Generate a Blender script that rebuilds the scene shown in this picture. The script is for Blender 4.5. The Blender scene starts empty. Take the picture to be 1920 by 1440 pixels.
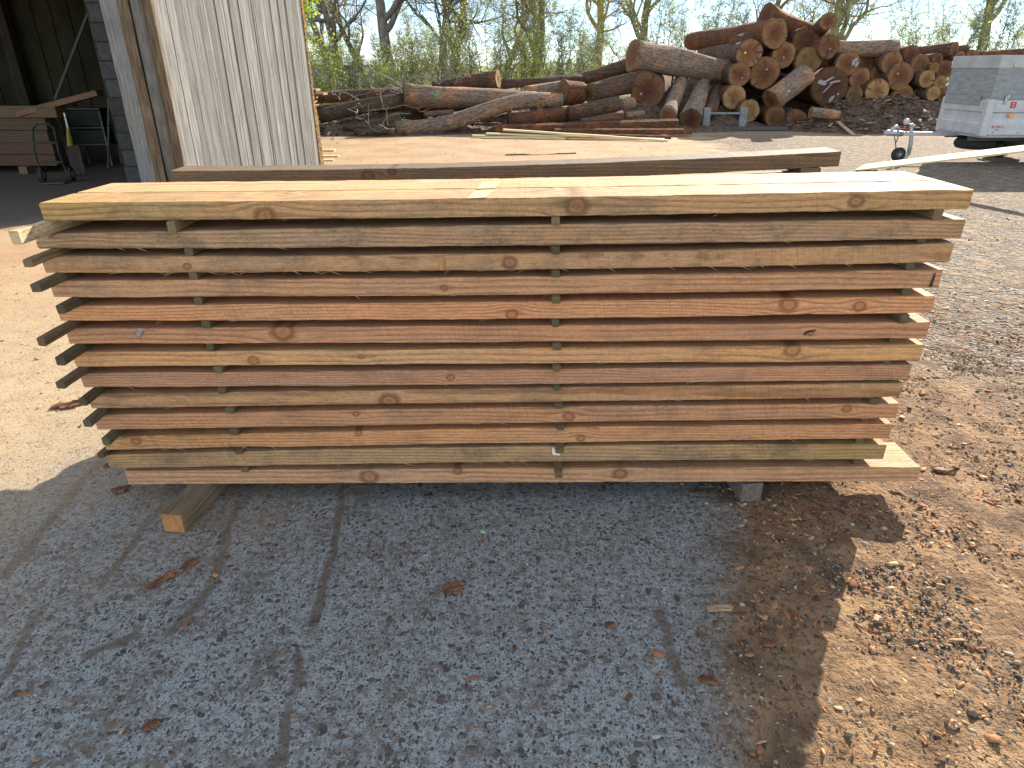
import bpy, bmesh, math, random
import numpy as np
from mathutils import Vector, Matrix, noise as mnoise

rad = math.radians
S = bpy.context.scene
COL = S.collection
random.seed(7)

# ------------------------------------------------------------------ camera model
H, F, PITCH = 1.57, 1240.0, rad(25.44)
CP, SP = math.cos(PITCH), math.sin(PITCH)

def th(py):
    return PITCH + math.atan((py - 720.0) / F)

def P(px, py, Y):
    """photo pixel -> point on the vertical plane at distance Y"""
    z = H - Y * math.tan(th(py))
    d = Y * CP + (H - z) * SP
    return Vector(((px - 960.0) / F * d, Y, z))

def G(px, py, z=0.0):
    """photo pixel -> point on the horizontal plane at height z"""
    return P(px, py, (H - z) / math.tan(th(py)))

def mpp(p):
    return (p.y * CP + (H - p.z) * SP) / F

cam = bpy.data.cameras.new('camera')
cam.sensor_width = 36.0
cam.lens = 36.0 * F / 1920.0
cam.clip_start, cam.clip_end = 0.05, 2000.0
cam_o = bpy.data.objects.new('camera', cam)
COL.objects.link(cam_o)
cam_o.location = (0, 0, H)
cam_o.rotation_euler = (rad(90) - PITCH, 0, 0)
S.camera = cam_o

# ------------------------------------------------------------------ light
SUN_EL, SUN_AZ = rad(28.0), rad(33.5)
w = bpy.data.worlds.new('World')
S.world = w
w.use_nodes = True
sky = w.node_tree.nodes.new('ShaderNodeTexSky')
sky.sky_type = 'NISHITA'
sky.sun_disc = False
sky.sun_elevation, sky.sun_rotation = SUN_EL, SUN_AZ
sky.air_density, sky.dust_density, sky.ozone_density = 1.0, 0.25, 1.0
bg = w.node_tree.nodes['Background']
bg.inputs[1].default_value = 0.15
hs = w.node_tree.nodes.new('ShaderNodeHueSaturation')
hs.inputs['Saturation'].default_value = 0.52
w.node_tree.links.new(sky.outputs[0], hs.inputs['Color'])
w.node_tree.links.new(hs.outputs[0], bg.inputs[0])
sl = bpy.data.lights.new('sun', 'SUN')
sl.energy, sl.angle, sl.color = 4.9, rad(0.5), (1.0, 0.90, 0.75)
so = bpy.data.objects.new('sun', sl)
COL.objects.link(so)
to_sun = Vector((math.sin(SUN_AZ) * math.cos(SUN_EL), math.cos(SUN_AZ) * math.cos(SUN_EL), math.sin(SUN_EL)))
so.rotation_euler = to_sun.to_track_quat('Z', 'Y').to_euler()
so.location = (20, 30, 30)
S.view_settings.view_transform = 'Standard'
S.view_settings.look = 'None'
S.view_settings.exposure = 1.5
S.view_settings.gamma = 1.0
S.cycles.use_denoising = True
S.cycles.max_bounces = 8
S.cycles.transparent_max_bounces = 8

# ------------------------------------------------------------------ objects
def tag(o, label=None, cat=None, group=None, kind=None):
    if label: o['label'] = label
    if cat: o['category'] = cat
    if group: o['group'] = group
    if kind: o['kind'] = kind
    return o

def empty(name, loc, rotz=0.0):
    o = bpy.data.objects.new(name, None)
    o.empty_display_size = 0.1
    COL.objects.link(o)
    o.location = loc
    o.rotation_euler = (0, 0, rotz)
    return o

def link(name, me, mats, parent=None, loc=None, smooth=False):
    for m in (mats if isinstance(mats, (list, tuple)) else [mats]):
        me.materials.append(m)
    if smooth:
        me.polygons.foreach_set('use_smooth', [True] * len(me.polygons))
    o = bpy.data.objects.new(name, me)
    COL.objects.link(o)
    if parent is not None: o.parent = parent
    if loc is not None: o.location = loc
    return o

class MB:
    """collects boxes, tubes and plates into one mesh"""
    def __init__(self):
        self.v, self.f, self.m = [], [], []
    def add(self, vs, fs, mi=0):
        b = len(self.v)
        self.v += [tuple(p) for p in vs]
        self.f += [tuple(b + i for i in q) for q in fs]
        self.m += [mi] * len(fs)
        return self
    def box(self, c, s, rot=None, ch=0.0, mi=0, jit=0.0, rng=random):
        hx, hy, hz = s[0] / 2, s[1] / 2, s[2] / 2
        bm = bmesh.new()
        bmesh.ops.create_cube(bm, size=1.0)
        for v in bm.verts:
            v.co = Vector((v.co.x * s[0], v.co.y * s[1], v.co.z * s[2]))
            if jit: v.co += Vector((rng.uniform(-jit, jit), rng.uniform(-jit, jit), rng.uniform(-jit, jit)))
        if ch > 0:
            bmesh.ops.bevel(bm, geom=list(bm.edges), offset=ch, segments=1, affect='EDGES')
        R = rot if rot is not None else Matrix.Identity(3)
        c = Vector(c)
        vs = [R @ v.co + c for v in bm.verts]
        fs = [[v.index for v in f.verts] for f in bm.faces]
        bm.verts.index_update()
        fs = [[v.index for v in f.verts] for f in bm.faces]
        bm.free()
        return self.add(vs, fs, mi)
    def tube(self, pts, radii, n=10, caps=True, mi=0, jit=None, phase=0.0):
        pts = [Vector(p) for p in pts]
        if not isinstance(radii, (list, tuple)): radii = [radii] * len(pts)
        vs, up = [], None
        for i, p in enumerate(pts):
            d = (pts[min(i + 1, len(pts) - 1)] - pts[max(i - 1, 0)])
            d = d.normalized() if d.length > 1e-9 else Vector((0, 0, 1))
            if up is None:
                a = Vector((0, 0, 1)) if abs(d.z) < 0.9 else Vector((1, 0, 0))
                up = (a - d * a.dot(d)).normalized()
            else:
                up = (up - d * up.dot(d))
                up = up.normalized() if up.length > 1e-6 else Vector((0, 1, 0))
            sd = d.cross(up)
            for k in range(n):
                t = 2 * math.pi * k / n + phase
                r = radii[i] * (jit(i, k, p) if jit else 1.0)
                vs.append(p + (up * math.cos(t) + sd * math.sin(t)) * r)
        fs = []
        for i in range(len(pts) - 1):
            for k in range(n):
                k2 = (k + 1) % n
                fs.append((i * n + k, i * n + k2, (i + 1) * n + k2, (i + 1) * n + k))
        if caps:
            fs.append(tuple(range(n - 1, -1, -1)))
            fs.append(tuple((len(pts) - 1) * n + k for k in range(n)))
        return self.add(vs, fs, mi)
    def prism(self, poly, a, b, mi=0):
        """poly: list of points (Vectors) of one face, extruded by vector b-a"""
        ext = Vector(b) - Vector(a)
        n = len(poly)
        vs = [Vector(p) for p in poly] + [Vector(p) + ext for p in poly]
        fs = [tuple(range(n - 1, -1, -1)), tuple(range(n, 2 * n))]
        fs += [(i, (i + 1) % n, n + (i + 1) % n, n + i) for i in range(n)]
        return self.add(vs, fs, mi)
    def mesh(self, name, recalc=True):
        me = bpy.data.meshes.new(name)
        me.from_pydata(self.v, [], self.f)
        me.polygons.foreach_set('material_index', self.m)
        if recalc:
            bm = bmesh.new(); bm.from_mesh(me)
            bmesh.ops.recalc_face_normals(bm, faces=bm.faces)
            bm.to_mesh(me); bm.free()
        me.update()
        return me
    def build(self, name, mats, parent=None, loc=None, smooth=False, recalc=True):
        return link(name, self.mesh(name, recalc), mats, parent, loc, smooth)

def np_mesh(name, verts, faces):
    """verts (n,3), faces (m,k) numpy -> mesh"""
    me = bpy.data.meshes.new(name)
    nv, (nf, k) = len(verts), faces.shape
    me.vertices.add(nv)
    me.vertices.foreach_set('co', np.asarray(verts, dtype=np.float32).ravel())
    me.loops.add(nf * k)
    me.loops.foreach_set('vertex_index', faces.astype(np.int32).ravel())
    me.polygons.add(nf)
    me.polygons.foreach_set('loop_start', np.arange(0, nf * k, k, dtype=np.int32))
    me.polygons.foreach_set('loop_total', np.full(nf, k, dtype=np.int32))
    me.update(calc_edges=True)
    me.validate()
    return me

# ------------------------------------------------------------------ materials
class NT:
    def __init__(self, name, rough=0.8, spec=0.3):
        self.mat = bpy.data.materials.new(name)
        self.mat.use_nodes = True
        self.t = self.mat.node_tree
        self.b = self.t.nodes['Principled BSDF']
        self.b.inputs['Roughness'].default_value = rough
        self.b.inputs['Specular IOR Level'].default_value = spec
    def n(self, typ, **kw):
        nd = self.t.nodes.new(typ)
        for k, v in kw.items(): setattr(nd, k, v)
        return nd
    def put(self, sock, v):
        if isinstance(v, bpy.types.NodeSocket): self.t.links.new(v, sock)
        elif v is not None:
            if sock.type == 'RGBA' and len(v) == 3: v = (*v, 1.0)
            sock.default_value = v
    def m(self, op, a, b=None, c=None, clamp=False):
        nd = self.n('ShaderNodeMath', operation=op, use_clamp=clamp)
        for i, v in enumerate((a, b, c)):
            if v is not None: self.put(nd.inputs[i], v)
        return nd.outputs[0]
    def vm(self, op, a, b=None, scale=None):
        nd = self.n('ShaderNodeVectorMath', operation=op)
        self.put(nd.inputs[0], a)
        if b is not None: self.put(nd.inputs[1], b)
        if scale is not None: self.put(nd.inputs['Scale'], scale)
        return nd.outputs['Value'] if op in ('LENGTH', 'DOT_PRODUCT', 'DISTANCE') else nd.outputs[0]
    def obj(self): return self.n('ShaderNodeTexCoord').outputs['Object']
    def xyz(self, v):
        nd = self.n('ShaderNodeSeparateXYZ'); self.put(nd.inputs[0], v)
        return nd.outputs[0], nd.outputs[1], nd.outputs[2]
    def comb(self, x, y, z):
        nd = self.n('ShaderNodeCombineXYZ')
        for i, v in enumerate((x, y, z)): self.put(nd.inputs[i], v)
        return nd.outputs[0]
    def sc(self, v, s): return self.vm('MULTIPLY', v, s)
    def noise(self, v, scale=1.0, det=3.0, rough=0.55, dist=0.0, col=False):
        nd = self.n('ShaderNodeTexNoise')
        self.put(nd.inputs['Vector'], v)
        nd.inputs['Scale'].default_value = scale
        nd.inputs['Detail'].default_value = det
        nd.inputs['Roughness'].default_value = rough
        nd.inputs['Distortion'].default_value = dist
        return nd.outputs['Color' if col else 'Fac']
    def voro(self, v, scale=1.0, feat='F1', rnd=1.0):
        nd = self.n('ShaderNodeTexVoronoi', feature=feat)
        self.put(nd.inputs['Vector'], v)
        nd.inputs['Scale'].default_value = scale
        nd.inputs['Randomness'].default_value = rnd
        return nd.outputs['Distance'], (nd.outputs['Color'] if feat != 'DISTANCE_TO_EDGE' else None)
    def step(self, v, a, b, lo=0.0, hi=1.0):
        nd = self.n('ShaderNodeMapRange', interpolation_type='SMOOTHSTEP')
        self.put(nd.inputs['Value'], v)
        nd.inputs['From Min'].default_value, nd.inputs['From Max'].default_value = a, b
        nd.inputs['To Min'].default_value, nd.inputs['To Max'].default_value = lo, hi
        return nd.outputs['Result']
    def mix(self, f, a, b, blend='MIX'):
        nd = self.n('ShaderNodeMix', data_type='RGBA', blend_type=blend)
        self.put(nd.inputs[0], f); self.put(nd.inputs[6], a); self.put(nd.inputs[7], b)
        return nd.outputs[2]
    def ramp(self, f, stops):
        nd = self.n('ShaderNodeValToRGB'); self.put(nd.inputs[0], f)
        e = nd.color_ramp.elements
        while len(e) < len(stops): e.new(0.5)
        for i, (p, c) in enumerate(stops): e[i].position, e[i].color = p, (*c, 1.0)
        return nd.outputs[0]
    def attr(self, name, vec=False):
        nd = self.n('ShaderNodeAttribute', attribute_type='OBJECT', attribute_name=name)
        return nd.outputs['Vector'] if vec else nd.outputs['Fac']
    def rnd(self): return self.n('ShaderNodeObjectInfo').outputs['Random']
    def bump(self, h, strength=0.5, dist=0.01, prev=None):
        nd = self.n('ShaderNodeBump')
        nd.inputs['Strength'].default_value, nd.inputs['Distance'].default_value = strength, dist
        self.put(nd.inputs['Height'], h)
        if prev is not None: self.put(nd.inputs['Normal'], prev)
        return nd.outputs[0]
    def out(self, col=None, rough=None, nrm=None):
        if col is not None: self.put(self.b.inputs['Base Color'], col)
        if rough is not None: self.put(self.b.inputs['Roughness'], rough)
        if nrm is not None: self.put(self.b.inputs['Normal'], nrm)
        return self.mat

def lin(r, g, b, k=1.0):
    f = lambda c: ((c / 255 + 0.055) / 1.055) ** 2.4 if c > 10 else c / 255 / 12.92
    return (f(r) * k, f(g) * k, f(b) * k)

def wood_material(name, saw=1.0):
    """sawn timber; per-object custom properties: tint, mould, green, freq, pith, knot_a..c, seed"""
    T = NT(name, 0.75, 0.25)
    p = T.obj()
    seed = T.attr('seed')
    x, y, z = T.xyz(p)
    off = T.comb(T.m('MULTIPLY', seed, 7.31), T.m('MULTIPLY', seed, 3.17), T.m('MULTIPLY', seed, 5.71))
    q = T.vm('ADD', p, off)
    bend = None; kmask = None; kdark = None
    for nm in ('knot_a', 'knot_b', 'knot_c'):
        k = T.attr(nm, True)
        kx, kz, kr = T.xyz(k)
        r = T.m('MAXIMUM', kr, 1e-4)
        dx, dz = T.m('SUBTRACT', x, kx), T.m('SUBTRACT', z, kz)
        ex = T.m('DIVIDE', dx, T.m('MULTIPLY', r, 3.6))
        ez = T.m('DIVIDE', dz, T.m('MULTIPLY', r, 2.2))
        g = T.m('EXPONENT', T.m('MULTIPLY', T.m('ADD', T.m('MULTIPLY', ex, ex), T.m('MULTIPLY', ez, ez)), -1.0))
        b_ = T.m('MULTIPLY', T.m('MULTIPLY', dz, g), -0.9)
        bend = b_ if bend is None else T.m('ADD', bend, b_)
        d = T.m('DIVIDE', T.m('SQRT', T.m('ADD', T.m('MULTIPLY', dx, dx), T.m('MULTIPLY', T.m('MULTIPLY', dz, dz), 1.5))), r)
        d = T.m('ADD', d, T.m('MULTIPLY', T.m('SUBTRACT', T.noise(q, 38.0, 3.0), 0.5), 0.9))
        mk = T.step(d, 0.75, 1.1, 1.0, 0.0)
        rim = T.m('MULTIPLY', T.step(d, 0.7, 0.95, 0.0, 1.0), T.step(d, 1.05, 1.9, 1.0, 0.0))
        rg_ = T.m('MULTIPLY', mk, T.m('ADD', T.m('MULTIPLY', T.m('SINE', T.m('ADD', T.m('MULTIPLY', d, 13.0), T.m('MULTIPLY', T.noise(q, 45.0, 3.0, 0.6), 7.0))), 0.5), 0.5))
        ctr = T.step(d, 0.05, 0.35, 1.0, 0.0)
        kring = rg_ if kmask is None else T.m('MAXIMUM', kring, rg_)
        kctr = ctr if kmask is None else T.m('MAXIMUM', kctr, ctr)
        kmask = mk if kmask is None else T.m('MAXIMUM', kmask, mk)
        kdark = rim if kdark is None else T.m('MAXIMUM', kdark, rim)
    warp = T.m('MULTIPLY', T.m('SUBTRACT', T.noise(T.sc(q, (1.3, 3.0, 3.0)), 1.0, 2.0), 0.5), 0.05)
    pith = T.attr('pith', True)
    px_, py_, pz_ = T.xyz(pith)
    zz = T.m('ADD', T.m('ADD', T.m('SUBTRACT', z, pz_), bend), warp)
    yy = T.m('SUBTRACT', y, py_)
    R = T.m('SQRT', T.m('ADD', T.m('MULTIPLY', yy, yy), T.m('MULTIPLY', zz, zz)))
    fr = T.m('FRACT', T.m('MULTIPLY', R, T.attr('freq')))
    late = T.m('MULTIPLY', T.step(fr, 0.35, 0.85), T.step(fr, 0.9, 1.0, 1.0, 0.0))
    late = T.m('MULTIPLY', late, T.step(T.noise(T.sc(q, (3.0, 30.0, 30.0)), 1.0, 2.0), 0.3, 0.6, 0.35, 1.0))
    tint = T.attr('tint', True)
    tone = T.noise(T.sc(q, (2.2, 12.0, 16.0)), 1.0, 4.0, 0.6)
    col = T.mix(T.step(tone, 0.3, 0.72), tint, T.mix(1.0, tint, (1.12, 1.0, 0.86), 'MULTIPLY'))
    col = T.mix(T.m('MULTIPLY', late, 0.75), col, T.mix(1.0, tint, (0.54, 0.43, 0.35), 'MULTIPLY'))
    fib = T.noise(T.sc(q, (9.0, 320.0, 320.0)), 1.0, 3.0, 0.65)
    col = T.mix(1.0, col, T.ramp(fib, [(0.25, (0.70, 0.69, 0.67)), (0.6, (1.06, 1.05, 1.04))]), 'MULTIPLY')
    fuzz = T.noise(T.sc(q, (60.0, 150.0, 150.0)), 1.0, 4.0, 0.7)
    col = T.mix(1.0, col, T.ramp(fuzz, [(0.3, (0.74, 0.73, 0.72)), (0.65, (1.10, 1.09, 1.08))]), 'MULTIPLY')
    # saw marks, slightly slanted across the face
    sx = T.m('ADD', x, T.m('MULTIPLY', z, 0.25))
    sawn = T.noise(T.comb(T.m('MULTIPLY', sx, 150.0), T.m('MULTIPLY', y, 5.0), T.m('MULTIPLY', z, 4.0)), 1.0, 2.0, 0.6)
    sgate = T.step(T.noise(T.sc(q, (1.7, 2.0, 3.0)), 1.0, 2.0), 0.4, 0.62)
    col = T.mix(T.m('MULTIPLY', T.m('MULTIPLY', T.step(sawn, 0.5, 0.72), sgate), 0.55 * saw), col, T.mix(1.0, col, (0.42, 0.42, 0.42), 'MULTIPLY'))
    # knots
    krings = T.m('MULTIPLY', kring, 0.8)
    kc = T.mix(krings, T.mix(1.0, tint, (0.74, 0.50, 0.36), 'MULTIPLY'), T.mix(1.0, tint, (0.36, 0.21, 0.15), 'MULTIPLY'))
    kc = T.mix(T.m('MULTIPLY', kctr, 0.45), kc, T.mix(1.0, tint, (0.26, 0.16, 0.11), 'MULTIPLY'))
    col = T.mix(T.m('MULTIPLY', kmask, 0.62), col, kc)
    col = T.mix(T.m('MULTIPLY', kdark, 0.8), col, T.mix(1.0, tint, (0.32, 0.24, 0.18), 'MULTIPLY'))
    # weathering: grey-green blotches, speckled mould, green algae at damp ends
    blot = T.step(T.noise(T.sc(q, (5.5, 6.0, 9.0)), 1.0, 6.0, 0.7), 0.46, 0.66)
    mould = T.attr('mould')
    spk = T.step(T.noise(q, 260.0, 2.0, 0.6), 0.42, 0.62)
    col = T.mix(T.m('MULTIPLY', T.m('MULTIPLY', blot, mould), T.m('ADD', T.m('MULTIPLY', spk, 0.6), 0.4)), col, (0.07, 0.064, 0.048))
    spots = T.step(T.noise(T.sc(q, (45.0, 60.0, 60.0)), 1.0, 3.0, 0.7), 0.66, 0.75)
    col = T.mix(T.m('MULTIPLY', spots, T.m('MULTIPLY', mould, 0.9)), col, (0.045, 0.042, 0.035))
    green = T.attr('green', True)
    gl, gr, ga = T.xyz(green)
    gn = T.m('MULTIPLY', T.noise(T.sc(q, (4.0, 10.0, 22.0)), 1.0, 4.0, 0.6), 1.5)
    gm = T.m('ADD', T.m('MULTIPLY', T.step(x, -1.5, -0.5, 1.0, 0.0), gl), T.m('MULTIPLY', T.step(x, 0.7, 1.45), gr))
    gm = T.m('MULTIPLY', T.m('MULTIPLY', T.m('ADD', gm, ga), gn, clamp=True), 0.75)
    col = T.mix(gm, col, T.mix(1.0, col, (0.80, 0.88, 0.52), 'MULTIPLY'))
    hgt = T.m('ADD', T.m('MULTIPLY', fib, 0.6), T.m('ADD', T.m('MULTIPLY', sawn, 0.4 * saw), T.m('MULTIPLY', late, 0.25)))
    return T.out(col, T.step(fib, 0.2, 0.8, 0.9, 0.65), T.bump(hgt, 0.45, 0.0015))

def simple_material(name, c0, c1, scale=20.0, stretch=(1, 1, 1), rough=0.7, metal=0.0, bump=0.2, bdist=0.003, spec=0.3):
    T = NT(name, rough, spec)
    p = T.sc(T.obj(), stretch)
    f = T.noise(p, scale, 5.0, 0.6)
    col = T.ramp(f, [(0.3, c0), (0.68, c1)])
    T.b.inputs['Metallic'].default_value = metal
    return T.out(col, T.step(f, 0.2, 0.8, min(1.0, rough + 0.12), max(0.05, rough - 0.12)), T.bump(f, bump, bdist))

def bark_material(name, c0, c1, moss=0.0, mcol=(0.10, 0.12, 0.03)):
    """bark with ridges running along the local x axis"""
    T = NT(name, 0.95, 0.15)
    p = T.vm('ADD', T.obj(), T.comb(T.m('MULTIPLY', T.rnd(), 37.0), 0.0, 0.0))
    a = T.noise(T.sc(p, (4.0, 20.0, 20.0)), 1.0, 5.0, 0.65, 0.6)
    d, c = T.voro(T.sc(p, (9.0, 26.0, 26.0)), 1.0)
    f = T.m('ADD', T.m('MULTIPLY', a, 0.7), T.m('MULTIPLY', d, 0.35))
    col = T.ramp(f, [(0.28, c0), (0.72, c1)])
    big = T.noise(p, 2.2, 3.0)
    col = T.mix(T.step(big, 0.45, 0.7), col, T.mix(1.0, col, (1.7, 1.25, 0.95), 'MULTIPLY'))
    if moss:
        mm = T.step(T.noise(p, 3.5, 4.0), 0.6 - moss * 0.35, 0.75 - moss * 0.3)
        col = T.mix(T.m('MULTIPLY', mm, 0.85), col, mcol)
    return T.out(col, 0.95, T.bump(f, 0.9, 0.03))

def cut_material(name, c_in, c_out):
    """sawn log end: rings round the local origin in the y-z plane, radial checks"""
    T = NT(name, 0.85, 0.2)
    p = T.obj()
    x, y, z = T.xyz(p)
    rnd = T.rnd()
    q = T.vm('ADD', p, T.comb(T.m('MULTIPLY', rnd, 31.0), T.m('MULTIPLY', rnd, 17.0), 0.0))
    r = T.m('SQRT', T.m('ADD', T.m('MULTIPLY', y, y), T.m('MULTIPLY', z, z)))
    r2 = T.m('ADD', r, T.m('MULTIPLY', T.m('SUBTRACT', T.noise(q, 3.0, 3.0), 0.5), 0.08))
    ring = T.m('FRACT', T.m('MULTIPLY', r2, 55.0))
    base = T.mix(T.step(T.m('DIVIDE', r2, T.m('MAXIMUM', T.attr('rad'), 0.05)), 0.5, 0.86), c_in, c_out)
    base = T.mix(T.m('MULTIPLY', T.step(ring, 0.5, 1.0), 0.35), base, T.mix(1.0, base, (0.55, 0.45, 0.38), 'MULTIPLY'))
    heart = T.m('MULTIPLY', T.step(T.m('DIVIDE', r2, T.m('MAXIMUM', T.attr('rad'), 0.05)), 0.22, 0.5, 1.0, 0.0), T.step(T.m('FRACT', T.m('MULTIPLY', rnd, 7.7)), 0.35, 0.6))
    base = T.mix(T.m('MULTIPLY', heart, 0.5), base, T.mix(1.0, base, (0.5, 0.40, 0.36), 'MULTIPLY'))
    ca = T.m('MULTIPLY', rnd, 6.3)
    sl_ = T.m('ADD', T.m('MULTIPLY', y, T.m('COSINE', ca)), T.m('MULTIPLY', z, T.m('SINE', ca)))
    saw_ = T.noise(T.comb(T.m('MULTIPLY', sl_, 28.0), T.m('MULTIPLY', rnd, 50.0), T.m('MULTIPLY', r, 1.2)), 1.0, 3.0, 0.7)
    base = T.mix(T.m('MULTIPLY', T.step(saw_, 0.5, 0.7), 0.4), base, T.mix(1.0, base, (0.55, 0.5, 0.46), 'MULTIPLY'))
    ang = T.m('ARCTAN2', z, y)
    chk = T.noise(T.comb(T.m('MULTIPLY', ang, 3.0), T.m('MULTIPLY', r, 1.5), T.m('MULTIPLY', rnd, 40.0)), 1.0, 3.0, 0.6)
    crack = T.m('MULTIPLY', T.step(chk, 0.59, 0.645), T.step(r, 0.02, 0.1))
    base = T.mix(T.m('MULTIPLY', crack, 0.8), base, (0.05, 0.03, 0.02))
    dirt = T.step(T.noise(q, 6.0, 5.0, 0.65), 0.38, 0.72)
    base = T.mix(T.m('MULTIPLY', dirt, 0.6), base, T.mix(1.0, base, (0.42, 0.38, 0.36), 'MULTIPLY'))
    tone = T.m('ADD', T.m('MULTIPLY', rnd, 0.7), 0.55)
    base = T.mix(1.0, base, T.comb(tone, tone, T.m('MULTIPLY', tone, 0.95)), 'MULTIPLY')
    return T.out(base, 0.85, T.bump(T.m('ADD', ring, T.noise(q, 60.0, 3.0)), 0.3, 0.004))

M = {}
M['wood'] = wood_material('sawn_wood')
M['stick'] = wood_material('weathered_stick', 0.4)
M['bark'] = bark_material('log_bark', (0.0222, 0.0153, 0.0114), (0.13, 0.0818, 0.057))
M['bark_grey'] = bark_material('grey_log_bark', (0.0494, 0.0382, 0.0308), (0.259, 0.191, 0.14))
M['bark_moss'] = bark_material('mossy_log_bark', (0.026, 0.022, 0.016), (0.12, 0.10, 0.068), 0.3, (0.068, 0.068, 0.026))
M['cut'] = cut_material('cut_log_end', (0.148, 0.0651, 0.0333), (0.2, 0.104, 0.0518))
M['cut_pale'] = cut_material('pale_log_end', (0.237, 0.13, 0.0555), (0.281, 0.178, 0.0814))
M['cut_end_fresh'] = cut_material('fresh_beam_end', (0.355, 0.178, 0.074), (0.414, 0.237, 0.104))
M['slab'] = bark_material('bark_slab', (0.0296, 0.0148, 0.00888), (0.148, 0.0703, 0.037))
M['pale_wood'] = simple_material('fresh_pale_wood', (0.522, 0.405, 0.198), (0.648, 0.54, 0.306), 3.0, (1, 12, 12), 0.75)
M['yellow_wood'] = simple_material('yellow_plank_wood', (0.594, 0.477, 0.225), (0.702, 0.585, 0.324), 3.0, (1, 14, 14), 0.75)
M['paint_white'] = simple_material('white_paint', (0.6, 0.58, 0.54), (0.75, 0.74, 0.7), 60.0)
M['paint_pink'] = simple_material('pink_peel', (0.252, 0.141, 0.118), (0.333, 0.237, 0.207), 90.0)
M['bare'] = simple_material('bare_orange_wood', (0.326, 0.148, 0.0518), (0.407, 0.207, 0.0814), 60.0, (1, 1, 0.2))
M['fibre'] = simple_material('wood_fibre', (0.30, 0.20, 0.11), (0.42, 0.30, 0.17), 60.0)
M['concrete_block'] = simple_material('rough_bearer_block', (0.075, 0.062, 0.05), (0.17, 0.145, 0.12), 70.0, bump=0.9, bdist=0.006)
M['steel'] = simple_material('galvanised_steel', (0.28, 0.30, 0.31), (0.42, 0.44, 0.45), 30.0, rough=0.45, metal=0.6)
M['dark_steel'] = simple_material('dark_steel', (0.05, 0.05, 0.055), (0.10, 0.10, 0.10), 25.0, rough=0.5, metal=0.4)
M['rubber'] = simple_material('black_rubber', (0.010, 0.010, 0.010), (0.03, 0.03, 0.028), 40.0, rough=0.8)
M['chip_orange'] = simple_material('orange_bark_flake', (0.0666, 0.0266, 0.0133), (0.222, 0.0999, 0.0481), 45.0, bump=0.8)
M['chip_pale'] = simple_material('pale_wood_chip', (0.296, 0.178, 0.0962), (0.414, 0.281, 0.163), 45.0, (1, 4, 1), bump=0.6)
M['stone_pale'] = simple_material('pale_stone', (0.266, 0.266, 0.252), (0.407, 0.4, 0.37), 60.0)
M['twig'] = simple_material('dead_twig', (0.20, 0.165, 0.12), (0.36, 0.31, 0.24), 20.0)

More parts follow.
